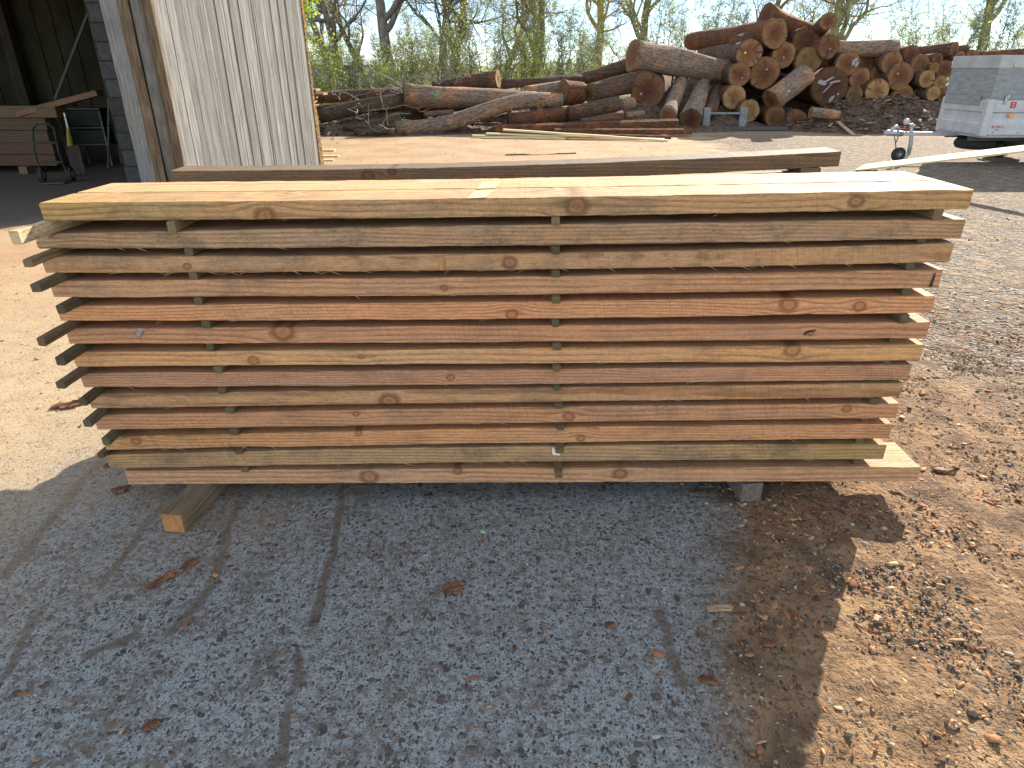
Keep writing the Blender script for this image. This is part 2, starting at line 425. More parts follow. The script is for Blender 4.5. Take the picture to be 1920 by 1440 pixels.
# ------------------------------------------------------------------ ground
LINES = [((185, 864), (65, 1014), 0.03), ((65, 1014), (0, 1079), 0.035), ((300, 950), (235, 1034), 0.025), ((235, 1034), (185, 1104), 0.02), ((450, 944), (395, 1100), 0.03), ((395, 1100), (325, 1179), 0.03),
         ((645, 914), (615, 1060), 0.022), ((615, 1060), (585, 1195), 0.025), ((565, 1229), (515, 1440), 0.022), ((75, 1140), (0, 1274), 0.025), ((1240, 1150), (1275, 1270), 0.03), ((170, 1230), (250, 1190), 0.03)]
def ground_material():
    T = NT('yard_ground', 0.92, 0.2)
    p = T.obj()
    x, y, z = T.xyz(p)
    nA = T.noise(p, 1.1, 5.0, 0.6)
    nB = T.noise(p, 6.0, 5.0, 0.65)
    nC = T.noise(p, 38.0, 4.0, 0.65)
    nD = T.noise(p, 170.0, 3.0, 0.6)
    # --- concrete with exposed aggregate
    pw = T.vm('ADD', p, T.vm('SCALE', T.vm('SUBTRACT', T.noise(p, 24.0, 3.0, col=True), (0.5, 0.5, 0.5)), scale=0.035))
    con = T.mix(T.step(nD, 0.3, 0.7), (0.150, 0.157, 0.150), (0.315, 0.33, 0.315))
    con = T.mix(T.m('MULTIPLY', T.step(nC, 0.45, 0.68), 0.7), con, (0.105, 0.098, 0.088))
    hgt = T.m('MULTIPLY', nD, 0.18)
    for scl, th0, dens, st in ((26.0, 0.29, 0.84, (1.0, 0.62, 1.0)), (48.0, 0.37, 0.55, (0.68, 1.0, 1.0)), (84.0, 0.43, 0.42, (1.0, 0.7, 1.0)), (150.0, 0.47, 0.34, (1.0, 0.8, 1.0))):
        d, c = T.voro(T.sc(pw, st), scl)
        r, g, b = T.xyz(c)
        rsize = T.m('MULTIPLY', T.m('ADD', T.m('MULTIPLY', b, 0.7), 0.4), th0)
        msk = T.m('MULTIPLY', T.step(T.m('SUBTRACT', d, rsize), -0.07, 0.03, 1.0, 0.0), T.m('GREATER_THAN', r, dens))
        pc = T.ramp(g, [(0.0, (0.036, 0.035, 0.035)), (0.35, (0.062, 0.056, 0.053)), (0.62, (0.10, 0.083, 0.069)), (0.84, (0.17, 0.155, 0.135)), (0.96, (0.28, 0.25, 0.21)), (1.0, (0.42, 0.41, 0.39))])
        con = T.mix(T.m('MULTIPLY', msk, 0.95), con, pc)
        hgt = T.m('ADD', hgt, T.m('MULTIPLY', msk, 0.35))
    # dirt trodden into the concrete: streaks that run towards the viewer, and blotches
    rx = T.m('ADD', T.m('MULTIPLY', x, 0.94), T.m('MULTIPLY', y, -0.36))
    ry = T.m('ADD', T.m('MULTIPLY', x, 0.36), T.m('MULTIPLY', y, 0.94))
    stv = T.comb(T.m('ADD', T.m('MULTIPLY', rx, 5.0), T.m('MULTIPLY', nB, 0.45)), T.m('MULTIPLY', ry, 0.55), 3.0)
    strk = T.step(T.noise(stv, 1.0, 3.0, 0.6), 0.60, 0.69)
    left = T.step(x, -0.9, 0.5, 1.0, 0.12)
    blot = T.m('MULTIPLY', T.step(T.m('ADD', T.m('MULTIPLY', nB, 0.55), T.m('MULTIPLY', nC, 0.55)), 0.50, 0.68), T.step(nD, 0.25, 0.6, 0.45, 1.0))
    dirt = T.m('MAXIMUM', T.m('MULTIPLY', T.m('MULTIPLY', strk, left), T.step(nC, 0.3, 0.6, 0.45, 0.9)), T.m('MULTIPLY', blot, T.step(x, -1.6, 0.3, 0.95, 0.62)))
    # tyre and drag marks: lines of dirt pressed into the slab
    wp = T.vm('ADD', p, T.vm('SCALE', T.vm('SUBTRACT', T.noise(p, 5.0, 4.0, 0.6, col=True), (0.5, 0.5, 0.5)), scale=0.09))
    line_m = None
    for (ax, ay), (bx, by), wdt in LINES:
        a_, b_ = G(ax, ay), G(bx, by)
        a_ = Vector((a_.x, a_.y, 0)); b_ = Vector((b_.x, b_.y, 0))
        ba = b_ - a_
        pa = T.vm('SUBTRACT', T.vm('MULTIPLY', wp, (1, 1, 0)), tuple(a_))
        tt = T.m('MULTIPLY', T.vm('DOT_PRODUCT', pa, tuple(ba)), 1.0 / ba.length_squared, clamp=True)
        dist = T.vm('LENGTH', T.vm('SUBTRACT', pa, T.vm('SCALE', tuple(ba), scale=tt)))
        lm = T.step(dist, wdt * 0.3, wdt, 1.0, 0.0)
        line_m = lm if line_m is None else T.m('MAXIMUM', line_m, lm)
    line_m = T.m('MULTIPLY', T.m('MULTIPLY', line_m, T.step(nC, 0.28, 0.58, 0.4, 1.0)), T.step(nB, 0.3, 0.5, 0.4, 1.0))
    dirt = T.m('MAXIMUM', dirt, line_m)
    dcol = T.mix(T.step(nC, 0.35, 0.65), (0.066, 0.05, 0.037), (0.14, 0.108, 0.08))
    con = T.mix(dirt, con, dcol)
    # sandy dust drifting in from the yard, on the left and behind
    dust = T.m('MULTIPLY', T.step(T.m('ADD', T.m('ADD', T.m('MULTIPLY', x, -0.42), T.m('MULTIPLY', y, 0.36)), T.m('MULTIPLY', T.m('SUBTRACT', nA, 0.5), 1.3)), 0.9, 2.1), T.step(nC, 0.25, 0.6, 0.55, 1.0))
    sand = T.mix(T.step(nB, 0.35, 0.65), (0.33, 0.225, 0.118), (0.42, 0.30, 0.168))
    sand = T.mix(T.m('MULTIPLY', T.step(nD, 0.5, 0.75), 0.5), sand, (0.17, 0.11, 0.06))
    con = T.mix(T.m('MULTIPLY', dust, 0.88), con, sand)
    # --- earth with bark crumbs, right
    ear = T.mix(T.step(nB, 0.3, 0.7), (0.11, 0.067, 0.037), (0.315, 0.193, 0.099))
    ear = T.mix(T.step(nA, 0.5, 0.72), ear, (0.27, 0.135, 0.065))
    dg, cg = T.voro(T.sc(pw, (1.0, 0.7, 1.0)), 70.0)
    gr, gg, gb = T.xyz(cg)
    gm = T.m('MULTIPLY', T.step(dg, 0.3, 0.42, 1.0, 0.0), T.m('GREATER_THAN', gr, 0.55))
    ear = T.mix(gm, ear, T.ramp(gg, [(0.0, (0.05, 0.043, 0.038)), (0.5, (0.14, 0.11, 0.083)), (0.85, (0.27, 0.16, 0.085)), (1.0, (0.36, 0.30, 0.23))]))
    ear = T.mix(T.m('MULTIPLY', T.step(nC, 0.5, 0.68), 0.7), ear, (0.06, 0.038, 0.026))
    ehgt = T.m('ADD', T.m('ADD', T.m('MULTIPLY', nC, 2.2), T.m('MULTIPLY', nB, 2.0)), T.m('ADD', T.m('MULTIPLY', gm, 0.8), T.m('MULTIPLY', nD, 0.6)))
    edge = T.m('ADD', T.m('ADD', 0.17, T.m('MULTIPLY', y, 0.30)), T.m('ADD', T.m('MULTIPLY', T.m('SUBTRACT', nA, 0.5), 0.7), T.m('MULTIPLY', T.m('SUBTRACT', nB, 0.5), 0.55)))
    em = T.step(T.m('SUBTRACT', x, edge), -0.10, 0.16)
    col = T.mix(em, con, ear)
    hg = T.n('ShaderNodeMix', data_type='FLOAT')
    T.put(hg.inputs[0], em); T.put(hg.inputs[2], hgt); T.put(hg.inputs[3], ehgt)
    h = hg.outputs[0]
    # --- open yard behind: sandy, gravel to the right
    yard = T.mix(T.step(nA, 0.35, 0.65), (0.38, 0.265, 0.155), (0.315, 0.20, 0.108))
    yard = T.mix(T.m('MULTIPLY', T.step(nB, 0.5, 0.75), 0.5), yard, (0.22, 0.12, 0.066))
    yard = T.mix(T.m('MULTIPLY', T.step(nD, 0.5, 0.8), 0.4), yard, (0.2, 0.13, 0.08))
    dv, cv = T.voro(p, 34.0)
    vr, vg, vb = T.xyz(cv)
    grav = T.ramp(vg, [(0.0, (0.045, 0.039, 0.033)), (0.4, (0.125, 0.107, 0.088)), (0.8, (0.23, 0.20, 0.158)), (1.0, (0.36, 0.315, 0.255))])
    grav = T.mix(T.step(dv, 0.35, 0.6), grav, (0.10, 0.08, 0.06))
    yp = T.step(y, 3.6, 6.0)
    col = T.mix(yp, col, yard)
    gx = T.m('ADD', T.m('SUBTRACT', x, T.m('MULTIPLY', y, 0.20)), T.m('MULTIPLY', T.m('SUBTRACT', nA, 0.5), 2.2))
    gmask = T.m('MULTIPLY', T.step(gx, 0.9, 1.9), T.m('MULTIPLY', T.step(T.m('ADD', y, T.m('MULTIPLY', T.m('SUBTRACT', nA, 0.5), 2.0)), 2.6, 4.0), T.step(y, 17.0, 21.0, 1.0, 0.0)))
    gmask = T.m('MULTIPLY', gmask, T.step(nB, 0.32, 0.58, 0.2, 0.95))
    col = T.mix(gmask, col, grav)
    hg2 = T.n('ShaderNodeMix', data_type='FLOAT')
    T.put(hg2.inputs[0], gmask); T.put(hg2.inputs[2], h); T.put(hg2.inputs[3], T.m('MULTIPLY', dv, -2.5))
    h = hg2.outputs[0]
    # shed's shade painted into the ground colour, inside and before it
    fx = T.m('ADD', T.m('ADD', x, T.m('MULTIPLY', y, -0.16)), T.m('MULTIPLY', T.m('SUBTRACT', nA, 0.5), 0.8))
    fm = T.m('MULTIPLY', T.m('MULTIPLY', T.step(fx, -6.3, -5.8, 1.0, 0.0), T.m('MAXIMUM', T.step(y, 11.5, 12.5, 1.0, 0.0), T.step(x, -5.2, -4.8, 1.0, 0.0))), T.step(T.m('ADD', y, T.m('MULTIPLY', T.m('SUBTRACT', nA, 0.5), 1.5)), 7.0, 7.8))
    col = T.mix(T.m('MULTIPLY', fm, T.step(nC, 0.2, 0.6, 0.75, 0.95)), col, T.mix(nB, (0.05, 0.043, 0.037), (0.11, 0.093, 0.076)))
    fld = T.step(T.m('ADD', y, T.m('MULTIPLY', nA, 6.0)), 31.0, 37.0)
    grass = T.mix(T.step(nB, 0.35, 0.65), (0.06, 0.08, 0.02), (0.11, 0.13, 0.035))
    col = T.mix(fld, col, grass)
    return T.out(col, 0.92, T.bump(h, 0.9, 0.012))

def axis(segs):
    out = []
    for a, b, st in segs:
        n = max(1, int(round((b - a) / st)))
        out += list(np.linspace(a, b, n, endpoint=False))
    out.append(segs[-1][1])
    return np.array(out)

gx = axis([(-400, -60, 40), (-60, -12, 4), (-12, -3, 0.5), (-3, -0.2, 0.05), (-0.2, 3.4, 0.03), (3.4, 8, 0.2), (8, 60, 4), (60, 400, 40)])
gy = axis([(-30, -2, 2), (-2, 0.5, 0.1), (0.5, 4.2, 0.03), (4.2, 8, 0.1), (8, 30, 0.5), (30, 60, 3), (60, 900, 40)])
XX, YY = np.meshgrid(gx, gy)
gz = np.zeros_like(XX)
for j in range(len(gy)):
    for i in range(len(gx)):
        X, Y = gx[i], gy[j]
        if -3.2 < X < 6 and 0.3 < Y < 8:
            e = X - (0.2 + 0.3 * Y)
            k = min(1.0, max(0.0, e / 0.35))
            fade = min(1.0, max(0.0, (6.0 - X) / 2)) * min(1.0, max(0.0, (8 - Y) / 2))
            if k > 0:
                a = mnoise.noise(Vector((X * 3.5, Y * 5.0, 1.0))) * 0.012 + mnoise.noise(Vector((X * 11, Y * 15, 2.0))) * 0.009 + mnoise.noise(Vector((X * 27, Y * 31, 7.0))) * 0.006
                if abs(X - gx[i]) < 1: gz[j, i] += k * fade * a
            gz[j, i] += 0.002 * mnoise.noise(Vector((X * 4, Y * 4, 5.0))) * fade
ny, nx = XX.shape
idx = np.arange(nx * ny).reshape(ny, nx)
gf = np.stack([idx[:-1, :-1], idx[:-1, 1:], idx[1:, 1:], idx[1:, :-1]], -1).reshape(-1, 4)
gme = np_mesh('ground', np.stack([XX, YY, gz], -1).reshape(-1, 3), gf)
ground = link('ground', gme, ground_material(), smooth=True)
tag(ground, kind='structure')

def scatter_mesh(name, pts, sizes, flat, rng, thick=1.0):
    """many small irregular stones or flakes: deformed octahedra / chips, as one mesh"""
    n = len(pts)
    if flat:
        base = np.array([(-1, -.45, 0), (-.3, -.6, 0), (.9, -.4, 0), (1, .35, 0), (.1, .6, 0), (-.9, .4, 0)], float)
        top = base * 0.94; top[:, 2] = 0.16 * thick
        V0 = np.concatenate([base, top])
        Fq = np.array([(0, 1, 7, 6), (1, 2, 8, 7), (2, 3, 9, 8), (3, 4, 10, 9), (4, 5, 11, 10), (5, 0, 6, 11), (6, 7, 8, 9), (6, 9, 10, 11)])
    else:
        bm = bmesh.new(); bmesh.ops.create_icosphere(bm, subdivisions=1, radius=1.0)
        V0 = np.array([v.co[:] for v in bm.verts]); bm.verts.index_update()
        Fq = np.array([[v.index for v in f.verts] for f in bm.faces]); bm.free()
    k = len(V0)
    V = np.repeat(V0[None], n, 0) * (1 + rng.uniform(-0.28, 0.28, (n, k, 1 if not flat else 3)))
    if not flat: V = V * rng.uniform(0.55, 1.15, (n, 1, 3)) * np.array([1, 0.8, 0.6])
    if flat: V = V * np.stack([np.ones(n), rng.uniform(0.35, 1.1, n), np.ones(n)], -1)[:, None, :]
    V = V * sizes[:, None, None]
    a = rng.uniform(0, 2 * math.pi, n); t = rng.normal(0, 0.22, n)
    ca, sa, ct, st = np.cos(a), np.sin(a), np.cos(t), np.sin(t)
    X = V[:, :, 0] * ct[:, None] - V[:, :, 2] * st[:, None]
    Z = V[:, :, 0] * st[:, None] + V[:, :, 2] * ct[:, None]
    X, Yv = X * ca[:, None] - V[:, :, 1] * sa[:, None], X * sa[:, None] + V[:, :, 1] * ca[:, None]
    W = np.stack([X + pts[:, 0, None], Yv + pts[:, 1, None], Z + pts[:, 2, None]], -1)
    Fa = (Fq[None] + (np.arange(n) * k)[:, None, None]).reshape(-1, Fq.shape[1])
    return np_mesh(name, W.reshape(-1, 3), Fa)

def island_material(name, stops, rough=0.9, bump_s=120.0):
    T = NT(name, rough, 0.2)
    r = T.n('ShaderNodeNewGeometry').outputs['Random Per Island']
    p = T.obj()
    c = T.ramp(r, stops)
    f = T.noise(p, bump_s, 3.0)
    c = T.mix(1.0, c, T.ramp(f, [(0.3, (0.7, 0.7, 0.7)), (0.7, (1.1, 1.1, 1.1))]), 'MULTIPLY')
    return T.out(c, rough, T.bump(f, 0.4, 0.003))

rng = np.random.default_rng(3)
def patch(n, x0, x1, y0, y1, dens):
    out = []
    while len(out) < n:
        X, Y = rng.uniform(x0, x1), rng.uniform(y0, y1)
        if rng.uniform() < dens(X, Y): out.append((X, Y, 0.0))
    return np.array(out)
def d_near(X, Y):
    e = X - (0.2 + 0.3 * Y)
    if e < -0.1: return 0.03
    pat = mnoise.noise(Vector((X * 1.7, Y * 1.7, 9.0)))
    cl = math.exp(-(((X - 1.25 - (1.7 - Y) * .55) / .16) ** 2)) if Y < 2.0 else 0.0
    return 0.16 + max(0, pat * 1.4) + cl * 1.2
pp = np.concatenate([patch(17000, -0.4, 3.6, 0.7, 4.4, d_near), patch(6500, 1.6, 6.5, 3.2, 9.0, lambda X, Y: 0.2 + max(0, mnoise.noise(Vector((X * .8, Y * .8, 4)))) if X > 0.9 + Y * .2 else 0.0)])
sz = np.clip(rng.lognormal(-5.45, 0.5, len(pp)), 0.0018, 0.017)
pp[:, 2] = sz * 0.15
stones = link('gravel', scatter_mesh('gravel', pp, sz, False, rng),
              island_material('gravel_stones', [(0.0, (0.0586, 0.0508, 0.043)), (0.3, (0.133, 0.109, 0.086)), (0.6, (0.218, 0.172, 0.125)), (0.85, (0.313, 0.243, 0.172)), (1.0, (0.407, 0.36, 0.297))]))
tag(stones, 'loose grey gravel strewn over the brown earth', 'gravel', kind='stuff')
pp = np.concatenate([patch(14000, -0.2, 3.8, 0.7, 4.8, lambda X, Y: 0.12 + max(0, mnoise.noise(Vector((X * 2.1, Y * 2.1, 31))) * .5) if X > 0.25 + 0.3 * Y else 0.012),
                     patch(90, -2.6, 0.6, 0.9, 2.4, lambda X, Y: 0.3),
                     patch(900, -4.5, -1.6, 2.6, 8.0, lambda X, Y: 0.25),
                     patch(700, 2.5, 6.5, 3.0, 9.0, lambda X, Y: 0.25),
                     patch(1200, -4.0, 6.0, 10.0, 19.0, lambda X, Y: 0.3)])
sz = np.clip(rng.lognormal(-5.25, 0.55, len(pp)), 0.002, 0.02) * (1 + np.clip(pp[:, 1] - 6, 0, 10) * 0.06)
pp[:, 2] = sz * 0.06 + 0.002
chips = link('bark_litter', scatter_mesh('bark_litter', pp, sz, True, rng),
             island_material('bark_litter_chips', [(0.0, (0.0826, 0.0382, 0.0196)), (0.3, (0.203, 0.085, 0.0391)), (0.65, (0.331, 0.161, 0.0782)), (0.9, (0.423, 0.255, 0.133)), (1.0, (0.505, 0.357, 0.204))]))
tag(chips, 'reddish bark crumbs and wood chips scattered on the ground', 'bark litter', kind='stuff')

# single large flakes and stones one can point at
def flake(name, px, py, lpx, wpx, ang, mat, label, cat, thick=0.006, seed=0):
    c = G(px, py)
    s = mpp(c)
    r = random.Random(seed + int(px))
    n = 19
    L, W = lpx * s / 2, wpx * s / 2
    poly = []
    for i in range(n):
        t = 2 * math.pi * i / n
        k = r.uniform(0.6, 1.1)
        poly.append((math.cos(t) * L * k, math.sin(t) * W * k * (1.0 if i % 2 else 0.8)))
    mb = MB()
    bow = r.uniform(-0.05, 0.12)
    vs = [(x, y, 0.0005 + abs(x) * bow) for x, y in poly] + [(x * .96, y * .96, thick * r.uniform(.5, 1.1) + abs(x) * bow) for x, y in poly] + [(0, 0, thick * 0.8)]
    fs = [(i, (i + 1) % n, n + (i + 1) % n, n + i) for i in range(n)] + [(n + i, n + (i + 1) % n, 2 * n) for i in range(n)] + [tuple(range(n - 1, -1, -1))]
    mb.add(vs, fs)
    for q in range(14):      # torn strips along the grain
        x0, y0, l = r.uniform(-.9, .5) * L, r.uniform(-.8, .8) * W, r.uniform(.3, .7) * L
        dy, hh = r.uniform(-.15, .15) * W, thick * r.uniform(.9, 1.7)
        wv = W * r.uniform(.05, .14)
        mb.add([(x0, y0 - wv, .001), (x0 + l, y0 + dy - wv, .001), (x0 + l, y0 + dy + wv, .001), (x0, y0 + wv, .001), (x0, y0, hh), (x0 + l, y0 + dy, hh * .8)],
               [(0, 1, 5, 4), (2, 3, 4, 5), (1, 2, 5), (3, 0, 4), (3, 2, 1, 0)])
    o = mb.build(name, mat, loc=(c.x, c.y, 0.004))
    o.rotation_euler = (0, 0, ang)
    return tag(o, label, cat)
FL = [
    ('bark_flake', 226, 921, 30, 24, 0.2, 'chip_orange', 'orange bark flake on the shaded concrete beside the lowest plank end', 0.012),
    ('bark_flake', 357, 1058, 44, 26, 0.9, 'chip_orange', 'long rust-brown bark flake below the projecting bearer timber', 0.006),
    ('bark_flake', 302, 1090, 66, 26, 0.95, 'chip_orange', 'crumbled brown bark smear on concrete, lower left of the bearer timber', 0.004),
    ('bark_flake', 849, 1105, 40, 46, 0.3, 'chip_orange', 'dark ragged bark flake alone in the middle of the concrete', 0.005),
    ('bark_flake', 283, 1362, 34, 22, 0.4, 'chip_orange', 'small brown bark flake at the lower left edge of the concrete', 0.006),
    ('bark_flake', 135, 760, 76, 34, 0.35, 'chip_orange', 'sunlit heap of shredded orange bark left of the stack', 0.012),
    ('bark_flake', 1143, 1174, 22, 16, 0.2, 'chip_orange', 'dark red bark crumb on bluish concrete right of centre', 0.008),
    ('wood_chip', 1349, 1143, 58, 18, 0.1, 'chip_pale', 'flat split wood chip lying at the shaded edge of the earth', 0.006),
    ('wood_chip', 1645, 1163, 20, 26, 0.6, 'chip_pale', 'sunlit tan wood chip standing out on the brown earth', 0.008),
    ('bark_flake', 1438, 1208, 30, 22, -0.3, 'chip_orange', 'angular brown bark flake in the shadow near its stepped edge', 0.008),
    ('wood_chip', 1785, 1361, 22, 28, 1.3, 'chip_pale', 'split yellowish wood chip low on the sunlit earth', 0.010),
    ('bark_flake', 1325, 1278, 38, 20, -0.2, 'chip_orange', 'curled brown bark flake lying on dark crumbs in the shade', 0.010),
    ('bark_flake', 1768, 885, 40, 20, -0.5, 'chip_orange', 'orange bark flake on sunlit earth right of the lowest plank', 0.008),
    ('wood_chip', 1786, 838, 20, 18, 0.3, 'chip_pale', 'small pale chip above the orange flake at the stack right side', 0.008),
    ('stone', 1228, 1383, 22, 12, 0.1, 'stone_pale', 'white oval stone on the concrete near the shadow corner', 0.010),
    ('stone', 905, 1000, 10, 8, 0.1, 'stone_pale', 'tiny white pebble alone on the concrete below the middle stick', 0.006),
]
for nm, px, py, l, wd, a, mt, lb, tk in FL:
    flake(nm, px, py, l, wd, a, M[mt], lb, nm.replace('_', ' '), tk)

# low sky beyond the trees: added glowing backdrop, dimmer than the world sky
T = NT('sky_backdrop')
T.t.nodes.remove(T.b)
st_ = T.n('ShaderNodeTexSky')
st_.sky_type = 'NISHITA'; st_.sun_disc = False
st_.sun_elevation, st_.sun_rotation = SUN_EL, SUN_AZ
st_.air_density, st_.dust_density, st_.ozone_density = 0.6, 0.0, 1.0
T.put(st_.inputs[0], T.vm('NORMALIZE', T.n('ShaderNodeNewGeometry').outputs['Position']))
em_ = T.n('ShaderNodeEmission')
T.put(em_.inputs[0], st_.outputs[0]); em_.inputs[1].default_value = 0.066
T.t.links.new(em_.outputs[0], [n for n in T.t.nodes if n.type == 'OUTPUT_MATERIAL'][0].inputs[0])
vs, fs = [], []
for i in range(49):
    az = rad(-80 + 160 * i / 48)
    for el in (-2.0, 3.0, 8.0, 13.0, 18.0):
        rr = 860.0
        vs.append((math.sin(az) * rr * math.cos(rad(el)), math.cos(az) * rr * math.cos(rad(el)), rr * math.sin(rad(el))))
for i in range(48):
    for j in range(4):
        fs.append((i * 5 + j, i * 5 + j + 1, i * 5 + j + 6, i * 5 + j + 5))
tag(MB().add(vs, fs).build('sky', T.mat, recalc=False), kind='structure')

# ------------------------------------------------------------------ the stack of planks in front
YF = 2.2
ST = [640.0, 1280.0]
# left (x, top, bottom), tops at 640/1280, bottoms at 640/1280, right (x, top, bottom), photo pixels
ROWS = [
    ((78, 381, 414), (375, 366), (410, 402), (1821, 355, 391)),
    ((68, 440, 467), (426, 420), (464, 456), (1806, 411, 447)),
    ((81, 481, 512), (477, 472), (509, 502), (1785, 455, 491)),
    ((97, 528, 558), (521, 517), (555, 550), (1764, 505, 539)),
    ((110, 574, 602), (569, 563), (600, 595), (1750, 555, 586)),
    ((127, 617, 645), (613, 609), (643, 640), (1740, 604, 635)),
    ((139, 661, 688), (656, 652), (684, 680), (1728, 646, 678)),
    ((153, 700, 727), (694.5, 690), (723, 718), (1706, 683, 712)),
    ((168, 738, 767), (730, 724), (758, 752), (1690, 716, 744)),
    ((179, 780, 807), (769, 762), (797, 791), (1683, 757, 783)),
    ((196, 821, 844), (808, 801), (836, 827), (1670, 795, 822)),
    ((202, 854, 880), (842, 836), (870, 864), (1659, 834, 861)),
    ((237, 882, 908), (880, 875), (907, 903), (1722, 875, 903)),
]
class Row: pass
rows = []
for (lx, lt, lb), (t1, t2), (b1, b2), (rx, rt, rb) in ROWS:
    r = Row()
    tp = [P(lx, lt, YF), P(640, t1, YF), P(1280, t2, YF), P(rx, rt, YF)]
    bp = [P(lx, lb, YF), P(640, b1, YF), P(1280, b2, YF), P(rx, rb, YF)]
    r.x0 = (tp[0].x + bp[0].x) / 2; r.x1 = (tp[3].x + bp[3].x) / 2
    r.ct = np.polyfit([p.x for p in tp], [p.z for p in tp], 2)
    r.cb = np.polyfit([p.x for p in bp], [p.z for p in bp], 2)
    rows.append(r)
topz = lambda r, x: float(np.polyval(r.ct, x))
botz = lambda r, x: float(np.polyval(r.cb, x))
for a, b in zip(rows, rows[1:]):           # never let two layers touch
    for x in (-1.45, -0.7, 0.0, 0.7, 1.4):
        if botz(a, x) - topz(b, x) < 0.014: b.ct[2] -= 0.014 - (botz(a, x) - topz(b, x))
for r in rows:
    r.t = topz(r, 0) - botz(r, 0)

def plank_mesh(name, xs, tz, bz, y0, y1, seed, fringe=0, wob=0.0019, wane=0.0):
    """tz/bz: heights at xs; all coordinates local to (cx, y0, cz)"""
    n = len(xs)
    ch = 0.003
    vs = []
    for i in range(n):
        t, b, X = tz[i], bz[i], xs[i]
        j = lambda k: mnoise.noise(Vector((X * 9.0, k * 3.7, seed * 1.9))) * wob + mnoise.noise(Vector((X * 45.0, k * 3.7, seed * 2.3))) * wob * 0.5
        e = 0.0
        c1 = 0.002 + 0.008 * max(0.0, mnoise.noise(Vector((X * 2.6, seed * 3.1, 1.5))) - 0.12) + 0.003 * max(0.0, mnoise.noise(Vector((X * 30, seed, 4.0))))
        c2 = 0.002 + 0.008 * max(0.0, mnoise.noise(Vector((X * 2.9, seed * 2.7, 8.5))) - 0.12) + 0.003 * max(0.0, mnoise.noise(Vector((X * 34, seed, 6.0))))
        if wane: c1 += wane * max(0.0, 1.0 - (X - xs[0]) / 0.10)
        if y1 - y0 < 0.05: c1 = c2 = ch
        prof = [(y0, b + c2), (y0, t - c1), (y0 + c1, t), (y1 - ch, t), (y1, t - ch), (y1, b + ch), (y1 - ch, b), (y0 + c2, b)]
        for k, (yy, zz) in enumerate(prof):
            xe = 0.0
            if i == 0: xe = (zz - (t + b) / 2) * -0.03 + j(k + 20)
            vs.append((X + xe, yy + j(k), zz + j(k + 9)))
    m = 8
    fs = []
    for i in range(n - 1):
        for k in range(m):
            k2 = (k + 1) % m
            fs.append((i * m + k, i * m + k2, (i + 1) * m + k2, (i + 1) * m + k))
    fs.append(tuple(range(m - 1, -1, -1)))
    fs.append(tuple((n - 1) * m + k for k in range(m)))
    mb = MB().add(vs, fs)
    rr = random.Random(seed)
    for _ in range(fringe):
        i = rr.randrange(2, n - 2)
        X, zb = xs[i] + rr.uniform(-.03, .03), bz[i] + 0.002
        d = rr.choice((-1, 1)) * rr.uniform(0.015, 0.05)
        dz = -rr.uniform(0.003, 0.016)
        yq = y0 + 0.001 - rr.uniform(0, 0.004)
        mb.add([(X, yq, zb), (X + 0.003, yq, zb + 0.001), (X + d * .6, yq - .004, zb + dz * .5 + .0012), (X + d * .6, yq - .004, zb + dz * .5), (X + d, yq - .006, zb + dz)],
               [(0, 1, 2, 3), (3, 2, 4)], 1)
    return mb

def props(o, tint, mould=0.4, green=(0, 0, 0), freq=110.0, pith=(0, 0.1, -0.12), knots=(), seed=1.0):
    o['tint'] = [float(c) for c in tint]
    o['mould'] = float(mould)
    o['green'] = [float(c) for c in green]
    o['freq'] = float(freq)
    o['pith'] = [float(c) for c in pith]
    for nm in ('knot_a', 'knot_b', 'knot_c'): o[nm] = [50.0, 50.0, 0.0001]
    for nm, k in zip(('knot_a', 'knot_b', 'knot_c'), knots): o[nm] = [float(c) for c in k]
    o['seed'] = float(seed)

WK = 1.27
def W_(r, g, b):
    c0_, c1_ = lin(r, g, b, WK), lin(163, 124, 88, WK)
    k_ = 0.34 if r > 130 else 0.0
    c = tuple(a * (1 - k_) + b * k_ for a, b in zip(c0_, c1_))
    m = 0.3 * c[0] + 0.6 * c[1] + 0.1 * c[2]
    q = 0.26
    return (c[0] * (1 - q) + m * q * 1.03, (c[1] * (1 - q) + m * q) * 0.968, (c[2] * (1 - q) + m * q * 0.9) * 0.88)
